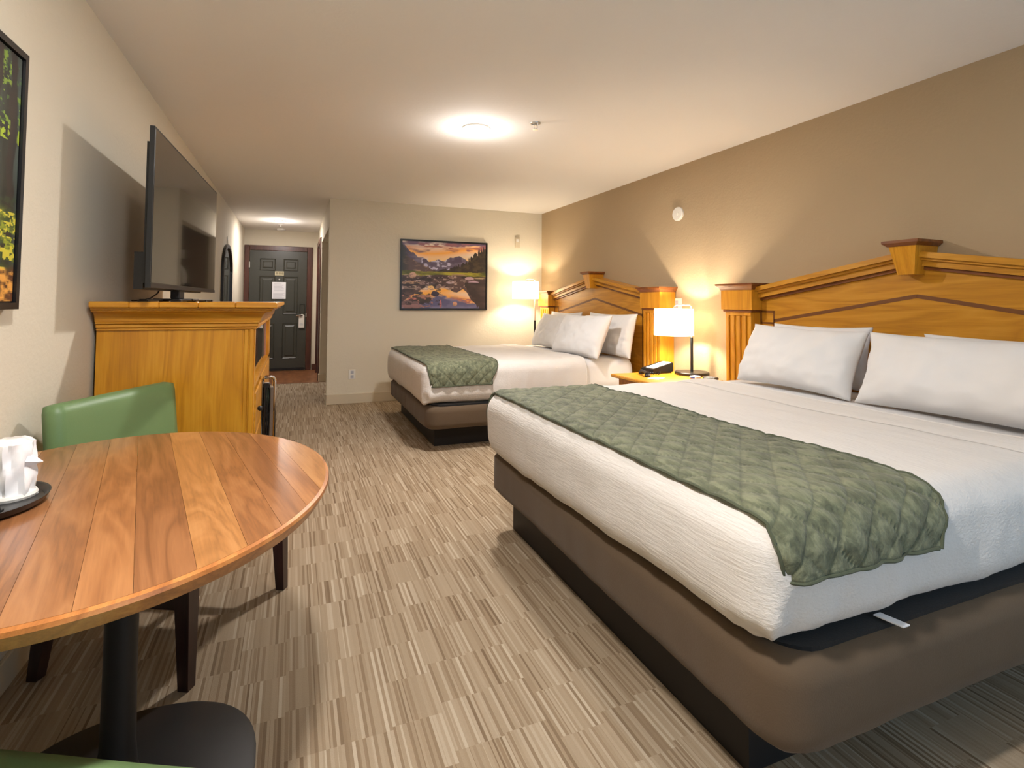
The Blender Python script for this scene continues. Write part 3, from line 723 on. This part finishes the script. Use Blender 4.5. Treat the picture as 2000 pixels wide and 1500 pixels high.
# ------------------------------------------------------------------ armoire
ay0, ay1 = 2.87, 4.62; axb, axf = XL+.016, -.173; AZ = 1.207
ar = thing('armoire', 'tall honey oak TV armoire against the left wall', 'armoire', (-.48, 3.7, 0))
mk('near_side_panel', MB().box(axb, axf-.055, ay0, ay0+.025, 0, 1.10), OAK, ar)
mk('far_side_panel', MB().box(axb, axf, ay1-.025, ay1, 0, 1.10), OAK, ar)
cp = MB()
for (a, b, y_) in ((axf-.058, axf-.046, .008), (axf-.046, axf-.030, 0), (axf-.030, axf-.022, .006), (axf-.022, axf-.004, -.004), (axf-.004, axf, .004)):
    cp.box(a, b, ay0-.004+y_, ay0+.06, 0, 1.10, .0015)
mk('corner_post', cp, OAK, ar)
mk('far_stile', MB().box(axf-.02, axf, ay1-.20, ay1-.025, 0, 1.10), OAK, ar)
mk('mid_stile', MB().box(axf-.02, axf, 3.44, 3.48, 0, .80), OAK, ar)
mk('back_panel', MB().box(axb, axb+.01, ay0+.025, ay1-.025, 0, 1.10), plain('dark_interior', srgb(40, 30, 26), .8), ar)
mk('shelf', MB().box(axb+.01, axf, ay0+.06, ay1-.025, .785, .81), OAKX, ar)
mk('top_rail', MB().box(axf-.02, axf, ay0+.06, ay1-.20, 1.085, 1.10), OAK, ar)
mk('plinth', MB().box(axb+.02, axf-.03, ay0+.03, ay1-.03, 0, .07), OAKDK, ar)
mk('compartment_partition', MB().box(axb+.01, axf-.02, 3.45, 3.47, .07, .785), OAKX, ar)
mk('inner_side', MB().box(axb+.05, axf-.02, ay1-.24, ay1-.20, .81, 1.085), plain('pinkish_oak', srgb(180, 128, 104), .5), ar)
sc_ = MB()
for z in (1.05, .86): sc_.tube([(axf-.035, ay1-.24, z), (axf-.035, ay1-.246, z)], .006, 8)
mk('screw', sc_, BLACKM, ar)
# cornice, stepped around near side, front and far side
for k, (o, z0, z1) in enumerate(((.012, 1.078, 1.090), (.020, 1.090, 1.108), (.030, 1.108, 1.118))):
    mk('cornice_bead', MB().box(axb, axf+o*.7, ay0-o, ay1+o*.7, z0, z1, .003), OAKX, ar)
cv = []
for k in range(9):
    a = k/8*PI/2; o = .030+.052*(1-math.cos(a)); z = 1.118+.046*math.sin(a)
    cv.append([(axb, ay0-o, z), (axf+o*.85, ay0-o, z), (axf+o*.85, ay1+o*.85, z), (axb, ay1+o*.85, z)])
mk('cornice_cove', MB().loft(cv), OAKX, ar, smooth=True, angle=30)
for k, (o, z0, z1) in enumerate(((.088, 1.164, 1.172), (.096, 1.172, 1.181))):
    mk('cornice_bead', MB().box(axb, axf+o*.85, ay0-o, ay1+o*.85, z0, z1, .003), OAKX, ar)
# planked top slab: five boards
tb = [axb, -.66, -.55, -.40, -.25, axf+.098]
for k in range(5):
    mk('top_board', MB().box(tb[k]+.0004, tb[k+1]-.0004, ay0-.118, ay1+.10, 1.181, AZ, .004), OAKX if k != 1 else wood('light_oak_board', srgb(226, 160, 60), srgb(216, 146, 40), srgb(200, 128, 36), 'X'), ar)
for k in range(3):
    z0 = .10+.225*k
    d = mk('drawer', MB().box(axf-.016, axf+.006, ay0+.075, 3.43, z0, z0+.21, .005), OAKY, ar)
    mk('knob', MB().tube([(axf+.006, 3.10, z0+.105), (axf+.018, 3.10, z0+.105), (axf+.028, 3.10, z0+.105)], .013, 12, [.007, .015, .011]), BLACKM, d, smooth=True)
for ya, yb2 in ((3.49, 3.94), (3.95, 4.41)):
    d = mk('cabinet_door', MB().box(axf-.016, axf+.002, ya, yb2, .08, .775, .004), OAK, ar)
    mk('knob', MB().tube([(axf+.002, yb2-.05 if ya < 3.6 else ya+.05, .5), (axf+.012, yb2-.05 if ya < 3.6 else ya+.05, .5)], .011, 12), BLACKM, d, smooth=True)
# folded luggage rack standing edge-on against the armoire front
lr_ = thing('luggage_rack', 'folded luggage rack with chrome tubes and black straps by the armoire front', 'luggage rack', (-.13, 3.53, 0))
def ubar(y, xa, xb, zt_, r=.008):
    pts = [(xa, y, .0), (xa, y, zt_-.03)]+[(xa+.02*(1-math.cos(a)), y, zt_-.03+.03*math.sin(a)) for a in (PI/6, PI/3, PI/2)]
    pts += [(xb-.02*(1-math.cos(a)), y, zt_-.03+.03*math.sin(a)) for a in (PI/2, PI/3, PI/6)]+[(xb, y, zt_-.03), (xb, y, 0)]
    return MB().tube(pts, r, 8)
mk('tube_frame', ubar(3.505, -.168, -.098, .765), CHROME, lr_, smooth=True)
mk('tube_frame', ubar(3.575, -.168, -.104, .752), CHROME, lr_, smooth=True)
mk('strap_bundle', MB().box(-.162, -.124, 3.515, 3.565, .03, .725, .006), BLACKP, lr_)
mk('side_panel', MB().box(-.122, -.104, 3.515, 3.565, .03, .70, .004), FRIDGE, lr_)
st3 = MB()
for k in range(3): st3.box(-.156+.011*k, -.151+.011*k, 3.508, 3.516, .04, .70)
mk('strap', st3, BLACKG, lr_)
mw = thing('microwave', 'dark microwave oven in the open niche of the armoire', 'microwave', (-.42, 3.5, .81))
mk('body', MB().box(-.62, -.205, 3.05, 4.22, .82, 1.07, .006), MICRO, mw)
mk('door', MB().box(-.205, -.193, 3.06, 3.95, .825, 1.065, .004), BLACKG, mw)
mk('control_panel', MB().box(-.205, -.194, 3.96, 4.21, .825, 1.065, .004), BLACKP, mw)
mk('feet', MB().box(-.6, -.22, 3.1, 3.14, .81, .82).box(-.6, -.22, 4.1, 4.14, .81, .82), BLACKP, mw)

# ------------------------------------------------------------------ television
A = Vector((-.556, 2.615, 0)); B = Vector((-.503, 4.10, 0)); dv = (B-A).normalized(); nv = Vector((dv.y, -dv.x, 0))
tv = thing('television', 'large flat television on a low stand on the armoire', 'television', (-.60, 3.36, AZ))
L_ = (B-A).length; zb, zt2 = 1.266, 1.944
def tvp(s, d, z): p = A+dv*s+nv*d; return (p.x, p.y, z)
def tvbox(s0, s1, d0, d1, z0, z1): return MB().prism([tvp(s0, d0, z0), tvp(s1, d0, z0), tvp(s1, d1, z0), tvp(s0, d1, z0)], (0, 0, z1-z0))
mk('bezel', tvbox(0, L_, -.018, 0, zb, zt2), TVB, tv)
mk('screen', tvbox(.010, L_-.010, 0, .0015, zb+.022, zt2-.010), SCREEN, tv)
mk('lower_trim', tvbox(0, L_, 0, .003, zb, zb+.018), BLACKM, tv)
mk('back_shell', tvbox(.03, L_-.03, -.034, -.018, zb+.02, zt2-.06), BLACKP, tv)
mk('rear_housing', tvbox(.035, L_-.25, -.068, -.034, zb-.006, zb+.15), BLACKP, tv)
st = MB(); q = A+dv*(L_*.42)+nv*(-.03)
mk('neck', MB().box(q.x-.02, q.x+.02, q.y-.075, q.y+.055, AZ+.014, zb+.03, .004), BLACKM, tv)
mk('stand_bar', MB().box(q.x-.09, q.x+.085, q.y-.10, q.y+.08, AZ+.004, AZ+.015, .003).box(q.x-.075, q.x-.045, q.y-.42, q.y+.62, AZ+.004, AZ+.012, .002).box(q.x+.05, q.x+.08, q.y-.42, q.y+.62, AZ+.004, AZ+.012, .002), BLACKM, tv)
ft = MB()
for yy in (-.40, .0, .36, .60):
    ft.box(q.x-.08, q.x-.04, q.y+yy-.02, q.y+yy+.02, AZ, AZ+.009); ft.box(q.x+.045, q.x+.085, q.y+yy-.02, q.y+yy+.02, AZ, AZ+.009)
mk('stand_pad', ft, BLACKP, tv)
cbl = [(-.60, 3.02, zb+.0), (-.605, 2.99, 1.245), (-.62, 2.93, 1.222), (-.64, 2.86, AZ+.004), (-.66, 2.80, AZ+.004)]
mk('power_cable', MB().tube(cbl, .0035, 6), BLACKP, tv, smooth=True)

# ------------------------------------------------------------------ hall mirror
mr = thing('hall_mirror', 'narrow black-framed mirror with rounded ends on the hall left wall', 'mirror', (XL, 7.7, .55))
def pill(yc, zc, hw_, hh, n=14):
    pts = []
    for k in range(n+1): a = PI*k/n; pts.append((yc+hw_*math.cos(a), zc+hh-hw_*.62+hw_*.62*math.sin(a)))
    for k in range(n+1): a = PI+PI*k/n; pts.append((yc+hw_*math.cos(a), zc-hh+hw_*.62+hw_*.62*math.sin(a)))
    return pts
po = pill(7.70, 1.23, .50, .70); pi_ = pill(7.70, 1.23, .45, .655)
mk('frame', MB().loft([[(x, y, z) for y, z in pp] for x, pp in ((XL+.002, po), (XL+.03, po), (XL+.03, pi_), (XL+.012, pi_))], cap=False), BLACKP, mr)
mk('glass', MB().add([(XL+.013, y, z) for y, z in pi_], [tuple(range(len(pi_)))]), MIRROR, mr)
mk('hanging_wire', MB().tube([(XL+.006, 7.64, 1.90), (XL+.006, 7.70, 2.02), (XL+.006, 7.76, 1.90)], .003, 6), NICKEL, mr)
mk('hook', MB().box(XL, XL+.012, 7.69, 7.71, 1.99, 2.03), NICKEL, mr)

# iron on its wall caddy in the alcove
ir = thing('iron', 'white steam iron hung in a caddy in the dark alcove', 'iron', (.80, 8.54, 1.42))
mk('caddy', MB().box(.70, .90, 8.56, 8.60, 1.40, 1.46, .004).box(.71, .73, 8.50, 8.56, 1.40, 1.45).box(.87, .89, 8.50, 8.56, 1.40, 1.45), BLACKP, ir)
sole = [(.72, 8.565, 1.43), (.88, 8.565, 1.43), (.885, 8.565, 1.55), (.86, 8.565, 1.64), (.80, 8.565, 1.72), (.74, 8.565, 1.64), (.715, 8.565, 1.55)]
mk('soleplate', MB().prism(sole, (0, -.01, 0)), NICKEL, ir)
mk('body', MB().loft([[(.80+(p[0]-.80)*s, 8.555-d, 1.54+(p[2]-1.54)*s2) for p in sole] for s, d, s2 in ((.97, 0, .97), (.9, .04, .9), (.55, .075, .75))]), WHITEP, ir)
mk('handle', MB().tube([(.80, 8.49, 1.46), (.80, 8.44, 1.48), (.80, 8.435, 1.56), (.80, 8.47, 1.63)], .014, 8), BLACKP, ir, smooth=True)
wo = thing('alcove_outlet', 'white outlet plate above the iron in the alcove', 'outlet', (.80, 8.6, 1.80))
mk('cover_plate', MB().box(.765, .835, 8.592, 8.6, 1.80, 1.92, .003), WHITEP, wo)

# ------------------------------------------------------------------ pictures (flat prints)
def lerp(a, b, t): return a+(b-a)*t
def art_mountain(nu, nv):
    u, v = np.meshgrid((np.arange(nu)+.5)/nu, (np.arange(nv)+.5)/nv, indexing='ij')
    P = np.stack([u, v, 0*u], -1)
    n1 = fbm(P*np.array([1, 2.6, 1]), 5, 4, 11); n2 = fbm(P, 22, 3, 5); n3 = fbm(P*np.array([1, 1.6, 1]), 11, 4, 8)
    def col(c): return np.array(srgb(*c))[None, None, :]*np.ones((nu, nv, 1))
    def mx(a, b, m): m = np.clip(m, 0, 1)[..., None]; return a*(1-m)+b*m
    skx = [0, .03, .07, .10, .13, .155, .18, .21, .24, .28, .30, .34, .38, .42, .45, .48, .52, .56, .60, .64, .67, .70, .74, .78, 1.01]
    sky = [.02, .06, .13, .17, .165, .20, .24, .23, .235, .265, .295, .285, .275, .255, .27, .285, .25, .225, .225, .205, .195, .215, .24, .27, .30]
    sk = np.interp(u, skx, sky)+.006*n2
    def skycol(uu, vv, nz):
        c = mx(col((232, 214, 200)), col((250, 176, 70)), 1-np.abs(vv-.13-.05*np.sin(uu*5))/.10)
        c = mx(c, col((246, 200, 130)), (vv-.17)*9*(uu > .3))
        cl = (nz*1.5+.9-np.abs(vv-.05-.02*np.sin(uu*6))/.07); c = mx(c, col((112, 88, 112)), cl*.9)
        c = mx(c, col((150, 100, 110)), (fbm(P*np.array([1, 3.2, 1])+2, 9, 4, 31)-.25)*3*(vv < .12))
        c = mx(c, col((196, 116, 74)), np.clip(1-np.abs(vv-.095-.03*nz)/.03, 0, 1)*.6)
        return c
    c = skycol(u, v, n1)
    mt = mx(col((84, 72, 92)), col((120, 108, 128)), n3*.9+.4); mt = mx(mt, col((196, 190, 214)), ((n3+n2*.6) > .42)*(v > .25)*(u > .22)*(u < .74)*.9)
    c = mx(c, mt, (v-sk)*220)
    lr = np.interp(u, [0, .12, .22, .34, .40], [.2, .27, .33, .40, .45])+.012*n2
    c = mx(c, mx(col((92, 72, 70)), col((170, 136, 116)), n3*1.3+.3), (v-lr)*160*(u < .42))
    tl = np.interp(u, [.36, .5, .62, .72, .78, .85, .9, 1], [.44, .41, .36, .30, .23, .12, .07, .0])
    sp = np.abs(((u*26+.3*np.sin(u*40)) % 1)-.5)*2; tr = tl+sp*.10*np.clip((u-.5)*2.4, .1, 1)+.02*n2
    c = mx(c, mx(col((50, 40, 34)), col((74, 62, 44)), n2+.3), (v-tr)*200*(u > .36))
    c = mx(c, col((46, 44, 40)), (np.interp(u, [0, .05, .09], [1, .55, 0]))*((v > .05+u*1.6)))
    md = (v > .445+.01*n1)
    c = mx(c, mx(col((74, 80, 30)), col((170, 160, 50)), n1+.45), md*1.0)
    # water: mirrored scene
    wl = .50+.012*np.sin(u*9)+.01*n1
    vm = .47-(v-.47)*.92
    sk2 = sk-.0; wc = mx(col((58, 44, 44)), col((92, 70, 66)), n3+.4)
    refl = skycol(u, np.clip((vm-.0)*1.02, 0, 1), n1*.8)
    refl = mx(refl, col((250, 180, 74)), np.clip(1-np.abs(v-.74-.05*np.sin(u*7))/.09, 0, 1)*(u > .2)*(u < .86))
    refl = mx(refl, mx(col((92, 90, 126)), col((128, 124, 160)), n1+.4), (v-.84-.035*np.sin(u*8+1)+.04*n3)*26)
    rl = np.interp(u, [0, .2, .28, .35, .42, .47, .52, .58, .64, .72, .76, .82, .9, 1], [.9, .74, .66, .655, .70, .665, .69, .73, .76, .70, .74, .86, .95, 1.05])+.008*n2
    wc = mx(wc, refl, (v-rl)*140)
    c = mx(c, wc, (v-wl)*160)
    # rocks
    for (x, y, a, b, cc) in ((.12, .51, .045, .045, (206, 164, 140)), (.10, .62, .13, .02, (188, 150, 120)), (.06, .69, .09, .025, (150, 126, 118)), (.14, .68, .03, .03, (176, 150, 130)), (.33, .63, .06, .02, (196, 168, 166)), (.24, .63, .05, .02, (150, 120, 116)), (.38, .78, .05, .04, (58, 50, 66)), (.19, .77, .05, .02, (84, 70, 62)),
        (.22, .86, .11, .07, (66, 54, 50)), (.26, .82, .09, .018, (180, 130, 110)), (.12, .86, .05, .02, (214, 130, 120)), (.08, .92, .10, .04, (120, 92, 92)), (.40, .69, .035, .02, (70, 62, 62)), (.80, .54, .06, .025, (190, 160, 170)), (.85, .60, .07, .028, (186, 158, 178)), (.92, .535, .08, .01, (170, 150, 120)), (.56, .60, .05, .025, (184, 160, 166)), (.72, .57, .04, .02, (130, 110, 104)),
        (.62, .93, .03, .035, (214, 160, 130)), (.45, .93, .012, .06, (190, 110, 116)), (.60, .53, .06, .012, (120, 96, 86)), (.45, .58, .10, .03, (84, 66, 62)), (.66, .49, .1, .012, (160, 130, 100)), (.12, .97, .12, .04, (150, 110, 110))):
        d = ((u-x)/a)**2+((v-y)/b)**2+.35*n2
        c = mx(c, mx(col(cc), col(tuple(int(q*.6) for q in cc)), (v-y)/b*.6+.3*n2), (1.05-d)*5)
    n5 = fbm(P*np.array([1, 2.2, 1]), 30, 3, 41); n6 = fbm(P*np.array([1, 2, 1]), 16, 3, 44)
    c = mx(c, mx(col((196, 170, 160)), col((130, 104, 98)), n5+.4), ((n6+n5*.4) > .5)*(v > .50)*(v < .72)*(u < .75)*.9)
    c = mx(c, col((50, 40, 42)), ((n6+n5*.5) < -.55)*(v > .50)*(v < .95)*(u < .45)*.85)
    c = mx(c, mx(col((180, 120, 106)), col((96, 74, 74)), n5+.4), ((n6-n5*.4) > .45)*(v > .80)*(u < .36)*.9)
    trr = .60+sp*.16-(1-u)*.2
    c = mx(c, mx(col((52, 40, 38)), col((76, 58, 54)), n1+.3), (u > .74)*(v > .60)*(v < np.interp(u, [.74, .78, .84, .9, 1], [.64, .74, .86, .97, 1.1])+.06*sp-.03)*1.0)
    return c
def art_forest(nu, nv):
    u, v = np.meshgrid((np.arange(nu)+.5)/nu, (np.arange(nv)+.5)/nv, indexing='ij'); P = np.stack([u, v, 0*u], -1)
    n1 = fbm(P, 9, 4, 2); n2 = fbm(P, 34, 3, 4); ns = fbm(P*np.array([9, .8, 1]), 3, 3, 6); ng = fbm(P*np.array([1, 2, 1]), 16, 3, 9)
    def col(c): return np.array(srgb(*c))[None, None, :]*np.ones((nu, nv, 1))
    def mx(a, b, m): m = np.clip(m, 0, 1)[..., None]; return a*(1-m)+b*m
    c = mx(col((30, 34, 24)), col((66, 78, 70)), ns+.35)
    c = mx(c, col((150, 176, 176)), (ns-.25)*2*(v < .62)*(v > .25)*np.clip(1-np.abs(((u*5) % 1)-.1)*4, 0, 1))
    n4 = fbm(P, 70, 3, 12)
    c = mx(c, col((170, 196, 40)), ((n4+n1*.9) > .45)*(v < .36)*.95)
    c = mx(c, col((80, 120, 50)), ((n4+n1*.6) > .15)*(v < .30)*.6)
    for (x, wd) in ((.97, .018), (.89, .030), (.76, .02), (.62, .03), (.5, .018), (.38, .03), (.22, .022), (.1, .03)):
        c = mx(c, mx(col((44, 32, 24)), col((26, 22, 20)), ns+.5), (1-np.abs(u-x-.01*n1)/wd)*4*(v < .80))
    c = mx(c, mx(col((60, 84, 34)), col((150, 160, 40)), n2+.35), (v-.60+.05*n1)*14*(ng > -.25))
    c = mx(c, col((44, 60, 26)), ((n4+n2*.4) < -.15)*(v > .58)*.7)
    c = mx(c, col((214, 200, 60)), ((n4+ng*.7) > .42)*(v > .64)*(v < .9)*.9)
    c = mx(c, mx(col((92, 52, 22)), col((230, 164, 74)), ng*.7+n4*.8+.35), (v-.84+.04*n1)*24)
    return c
def framed(label, corner, eu, ev, nrm, cols, nu, nv, fw_=.018, fd=.035, mat=None):
    """corner = top-left; eu = width vector, ev = downwards vector; nrm = towards the room"""
    corner, eu, ev, nrm = map(Vector, (corner, eu, ev, nrm)); un, vn = eu.normalized(), ev.normalized()
    t = thing('framed_picture', label, 'picture', corner+ev+eu*.5)
    W, Hh = eu.length, ev.length
    def pt(a, b, d): return corner+un*a+vn*b+nrm*d
    for nm, (a0, a1, b0, b1) in (('frame_rail', (0, W, 0, fw_)), ('frame_rail', (0, W, Hh-fw_, Hh)), ('frame_stile', (0, fw_, fw_, Hh-fw_)), ('frame_stile', (W-fw_, W, fw_, Hh-fw_))):
        mk(nm, MB().prism([pt(a0, b0, .0), pt(a1, b0, .0), pt(a1, b1, .0), pt(a0, b1, .0)], nrm*fd), BLACKP, t)
    g = fw_+.004
    vs = []; fs = []
    for i in range(nu+1):
        for j in range(nv+1): vs.append(pt(g+(W-2*g)*i/nu, g+(Hh-2*g)*j/nv, fd-.008))
    for i in range(nu):
        for j in range(nv): fs.append((i*(nv+1)+j, (i+1)*(nv+1)+j, (i+1)*(nv+1)+j+1, i*(nv+1)+j+1))
    o = mk('canvas_print', MB().add(vs, fs), mat, t)
    me = o.data; ca = me.color_attributes.new('print', 'FLOAT_COLOR', 'CORNER')
    cc = np.repeat(np.clip(cols.reshape(-1, 3), 0, 1), 4, axis=0); buf = np.ones((len(cc), 4), np.float32); buf[:, :3] = cc
    ca.data.foreach_set('color', buf.ravel())
    mk('backing', MB().prism([pt(.002, .002, 0), pt(W-.002, .002, 0), pt(W-.002, Hh-.002, 0), pt(.002, Hh-.002, 0)], nrm*(fd-.012)), BLACKP, t)
def print_mat(name):
    n = NT(name); a = n.n.new('ShaderNodeAttribute'); a.attribute_name = 'print'
    return n.set(Base_Color=a.outputs['Color'], Roughness=.4)
PM = print_mat('canvas_print_ink')
nu, nv = 240, 180
framed('black framed print of a mountain lake at sunset on the cream wall', (1.205, YB, 1.995), (1.14, 0, 0), (0, 0, -.885), (0, -1, 0), art_mountain(nu, nv), nu, nv, mat=PM)
nu, nv = 200, 170
framed('black framed print of a sunlit forest on the left wall, cut by the frame edge', (XL, .66, 1.973), (0, 1.434, 0), (0, 0, -.789), (1, 0, 0), art_forest(nu, nv), nu, nv, fw_=.02, mat=PM)

# ------------------------------------------------------------------ dining table
tc = (-.4095, 1.596); ra_, rb_ = .5065, .618; TZ = .75; th_ = .024
tb_ = thing('dining_table', 'round walnut drop-leaf dining table on a black pedestal', 'table', (-.38, 1.62, 0))
def ell(n=160, k=1.0, a=None, b=None):
    out = []
    for i in range(n):
        t = 2*PI*i/n; x = tc[0]+(ra_*k)*math.cos(t); y = tc[1]+(rb_*k)*math.sin(t); out.append((max(x, -.802), y))
    return out
def clip(poly, n, d, keep_less=True):
    out = []
    for i in range(len(poly)):
        a, b = poly[i], poly[(i+1) % len(poly)]; sa = a[0]*n[0]+a[1]*n[1]-d; sb = b[0]*n[0]+b[1]*n[1]-d
        if not keep_less: sa, sb = -sa, -sb
        if sa <= 0: out.append(a)
        if (sa < 0 < sb) or (sb < 0 < sa): t = sa/(sa-sb); out.append((a[0]+(b[0]-a[0])*t, a[1]+(b[1]-a[1])*t))
    return out
ang = math.radians(12.5); nn_ = (math.cos(ang), math.sin(ang))     # normal of the seams
WALN = []
for k, (a, b, c) in enumerate((((170, 118, 74), (150, 98, 58), (118, 76, 46)), ((190, 136, 84), (172, 118, 68), (142, 96, 54)), ((162, 110, 70), (142, 93, 57), (110, 71, 44)), ((180, 125, 78), (158, 104, 62), (128, 82, 50)))):
    n = NT('walnut_board'); v = n.coord()
    vr = n.map(v, (1, 1, 1), (0, 0, -ang)); v1 = n.map(vr, (1, .13, 1), (0, 0, 0), (k*3.1, k*1.7, 0)); a_ = n.noise(v1, 8.5, 4, .55, .9)
    ring = n.math('ABSOLUTE', n.math('SUBTRACT', n.math('FRACT', n.math('MULTIPLY', a_, 6.0)), .5)); fine = n.noise(n.map(vr, (1, .03, 1)), 200, 3, .6)
    f = n.math('ADD', n.math('MULTIPLY', ring, .8), n.math('MULTIPLY', fine, .6))
    WALN.append(n.set(Base_Color=n.ramp(f, [(.15, srgb(*c)), (.48, srgb(*b)), (.85, srgb(*a))]), Roughness=.28, Coat_Weight=.35, Coat_Roughness=.15))
base_d = tc[0]*nn_[0]+tc[1]*nn_[1]
seams = [-.7, -.36, -.262, -.185, -.105, -.02, .055, .145, .232, .305, .375, .43, .7]
seq = [0, 3, 1, 2, 0, 3, 2, 1, 0, 2, 3, 1]
E1 = ell(200, .985)
for k in range(len(seams)-1):
    p = clip(E1, nn_, base_d+seams[k+1]-.0003, True); p = clip(p, nn_, base_d+seams[k]+.0003, False) if p else p
    if p and len(p) > 2:
        mk('top_board', MB().prism([(x, y, TZ-th_) for x, y in p], (0, 0, th_)), WALN[seq[k]], tb_)
rim = []
for kk, z in ((.985, TZ-.0005), (1.0, TZ-.003), (1.003, TZ-.010), (.995, TZ-.018), (.975, TZ-th_-.012), (.962, TZ-th_-.012), (.984, TZ-th_+.004), (.984, TZ-.001)):
    rim.append([(x, y, z) for x, y in ell(160, kk)])
mk('edge_band', MB().loft(rim, cap=False), wood('walnut_edge', srgb(200, 138, 76), srgb(178, 112, 56), srgb(140, 84, 40), 'Y'), tb_, smooth=True, angle=35)
# rail and leaf hinges under the top
mk('under_frame', MB().box(-.70, -.06, 1.30, 1.345, TZ-.085, TZ-th_).box(-.70, -.06, 1.86, 1.905, TZ-.085, TZ-th_).box(-.70, -.655, 1.345, 1.86, TZ-.085, TZ-th_).box(-.105, -.06, 1.345, 1.86, TZ-.085, TZ-th_), OAKDK, tb_)
pc = (-.375, 1.60)
mk('column', MB().lathe([(.062, .03), (.052, .045), (.043, .08), (.037, .14), (.035, .3), (.035, TZ-.05)], pc, 28, 1.05), BLACKM, tb_, smooth=True)
mk('top_spider', MB().box(pc[0]-.25, pc[0]+.25, pc[1]-.03, pc[1]+.03, TZ-.05, TZ-th_).box(pc[0]-.03, pc[0]+.03, pc[1]-.255, pc[1]+.255, TZ-.05, TZ-th_), BLACKM, tb_)
def sell(a, b, e, z, n=56):
    o = []
    for i in range(n):
        t = 2*PI*i/n; c_, s_ = math.cos(t), math.sin(t); o.append((pc[0]+a*math.copysign(abs(c_)**e, c_), pc[1]+.005+b*math.copysign(abs(s_)**e, s_), z))
    return o
mk('base_plate', MB().loft([sell(.305, .30, .85, 0), sell(.305, .30, .85, .012), sell(.29, .285, .85, .02), sell(.10, .10, 1, .034), sell(.02, .02, 1, .036)]), BLACKM, tb_, smooth=True)

# tray, cups, holder
tr = thing('tray', 'round black serving tray on the dining table', 'tray', (-.645, 1.55, TZ))
mk('dish', MB().lathe([(.095, TZ), (.115, TZ+.004), (.124, TZ+.018), (.127, TZ+.018), (.119, TZ+.002), (.0001, TZ+.002)][:0]+[(.105, TZ), (.122, TZ+.006), (.130, TZ+.02), (.125, TZ+.02), (.117, TZ+.008), (.0001, TZ+.006)], (-.645, 1.55), 48, 1.1), BLACKP, tr, smooth=True)
def cup(label, x, y, zb_, h, r0, r1, grp=None):
    t = thing('wrapped_cup', label, 'cup', (x, y, zb_))
    m = MB(); n = 36; rings = []
    for k in range(15):
        f = k/14; z = zb_+h*f; r = r0+(r1-r0)*f
        ring = []
        for i in range(n):
            a = 2*PI*i/n; wv = .0035*math.sin(a*9+f*5)+.003*math.sin(a*5-f*11)+.002*math.sin(a*17+f*3)
            if f > .95: r_ = r*(.55 if f > .99 else .96)
            else: r_ = r
            ring.append((x+(r_+wv)*math.cos(a), y+(r_+wv)*math.sin(a), z))
        rings.append(ring)
    m.loft(rings); mk('plastic_wrap', m, plain('thin_white_wrap', srgb(238, 236, 236), .25, 0, Coat_Weight=.5), t, smooth=True)
    tw = MB(); tw.tube([(x+r1*.9, y-.01, zb_+h*.62), (x+r1+.012, y-.012, zb_+h*.6), (x+r1+.024, y-.014, zb_+h*.585)], .01, 6, [.014, .007, .001]); mk('wrap_twist', tw, PAPER, t, smooth=True)
    mk('rim', MB().lathe([(r0+.004, zb_), (r0+.006, zb_+.006), (r0+.003, zb_+.012)], (x, y), 32), WHITEP, t, smooth=True)
cup('stack of white paper cups wrapped in plastic on the black tray', -.600, 1.60, TZ+.007, .135, .044, .039)
cup('second wrapped white cup at the left edge of the black tray', -.700, 1.60, TZ+.007, .13, .038, .034)
ch = thing('card_holder', 'black upright holder on the tray at the left frame edge', 'holder', (-.62, 1.47, TZ+.007))
mk('panel', MB().prism([(-.66, 1.475, TZ+.012), (-.570, 1.475, TZ+.012), (-.592, 1.490, TZ+.10), (-.66, 1.490, TZ+.10)], (0, .008, 0)), BLACKP, ch)
mk('foot', MB().box(-.66, -.572, 1.462, 1.50, TZ+.008, TZ+.013), BLACKP, ch)

# ------------------------------------------------------------------ chairs
def chair(label, loc, rz):
    t = thing('dining_chair', label, 'chair', loc, rz, None)
    w2, dF, dB = .315, .255, -.235     # local +x is the front, y the width
    def pad(name, lo, hi, r, shear=0.0, mat=GREEN, par=t, n=.035):
        P, Fc = bed_surface(lo, hi, (r, r, r), 0, 0, .0025, 3, n)
        P[:, 0] += (P[:, 2]-lo[2])*shear
        return mk(name, MB().add(P, Fc), mat, par, smooth=True, angle=180, local=True)
    pad('seat', (-.25, -.27, .415), (.29, .27, .485), .028)
    mk('seat_frame', MB().box(-.25, .27, -.265, .265, .365, .415, .004), ESPR, t, local=True)
    pad('backrest', (-.29, -.278, .60), (-.222, .288, .865), .022, -.10)
    for s in (-1, 1):
        # front leg, tapering
        def ring(cx, cy, z, h): return [(cx-h, cy-h, z), (cx+h, cy-h, z), (cx+h, cy+h, z), (cx-h, cy+h, z)]
        mk('leg', MB().loft([ring(dF-.012, s*(w2-.02), 0, .017), ring(dF-.03, s*(w2-.03), .40, .028), ring(dF-.03, s*(w2-.03), .415, .028)]), ESPR, t, local=True)
        mk('leg', MB().loft([ring(dB-.03, s*(w2-.02), 0, .017), ring(dB+.02, s*(w2-.03), .40, .027), ring(dB-.03, s*(w2-.06), .55, .018), ring(dB-.052, s*(w2-.10), .74, .011)]), ESPR, t, local=True)
        mk('side_stretcher', MB().box(dB+.02, dF-.04, s*(w2-.03)-.011, s*(w2-.03)+.011, .235, .28, .003), ESPR, t, local=True)
    mk('cross_stretcher', MB().box(-.012, .012, -w2+.04, w2-.04, .24, .275, .003), ESPR, t, local=True)
    return t
chair('green vinyl dining chair behind the table, beside the armoire', (-.374, 2.352, 0), math.atan2(-.447, .895))
chair('green vinyl dining chair at the bottom left corner, nearest the camera', (-.419, .83, 0), math.atan2(.89, .46))
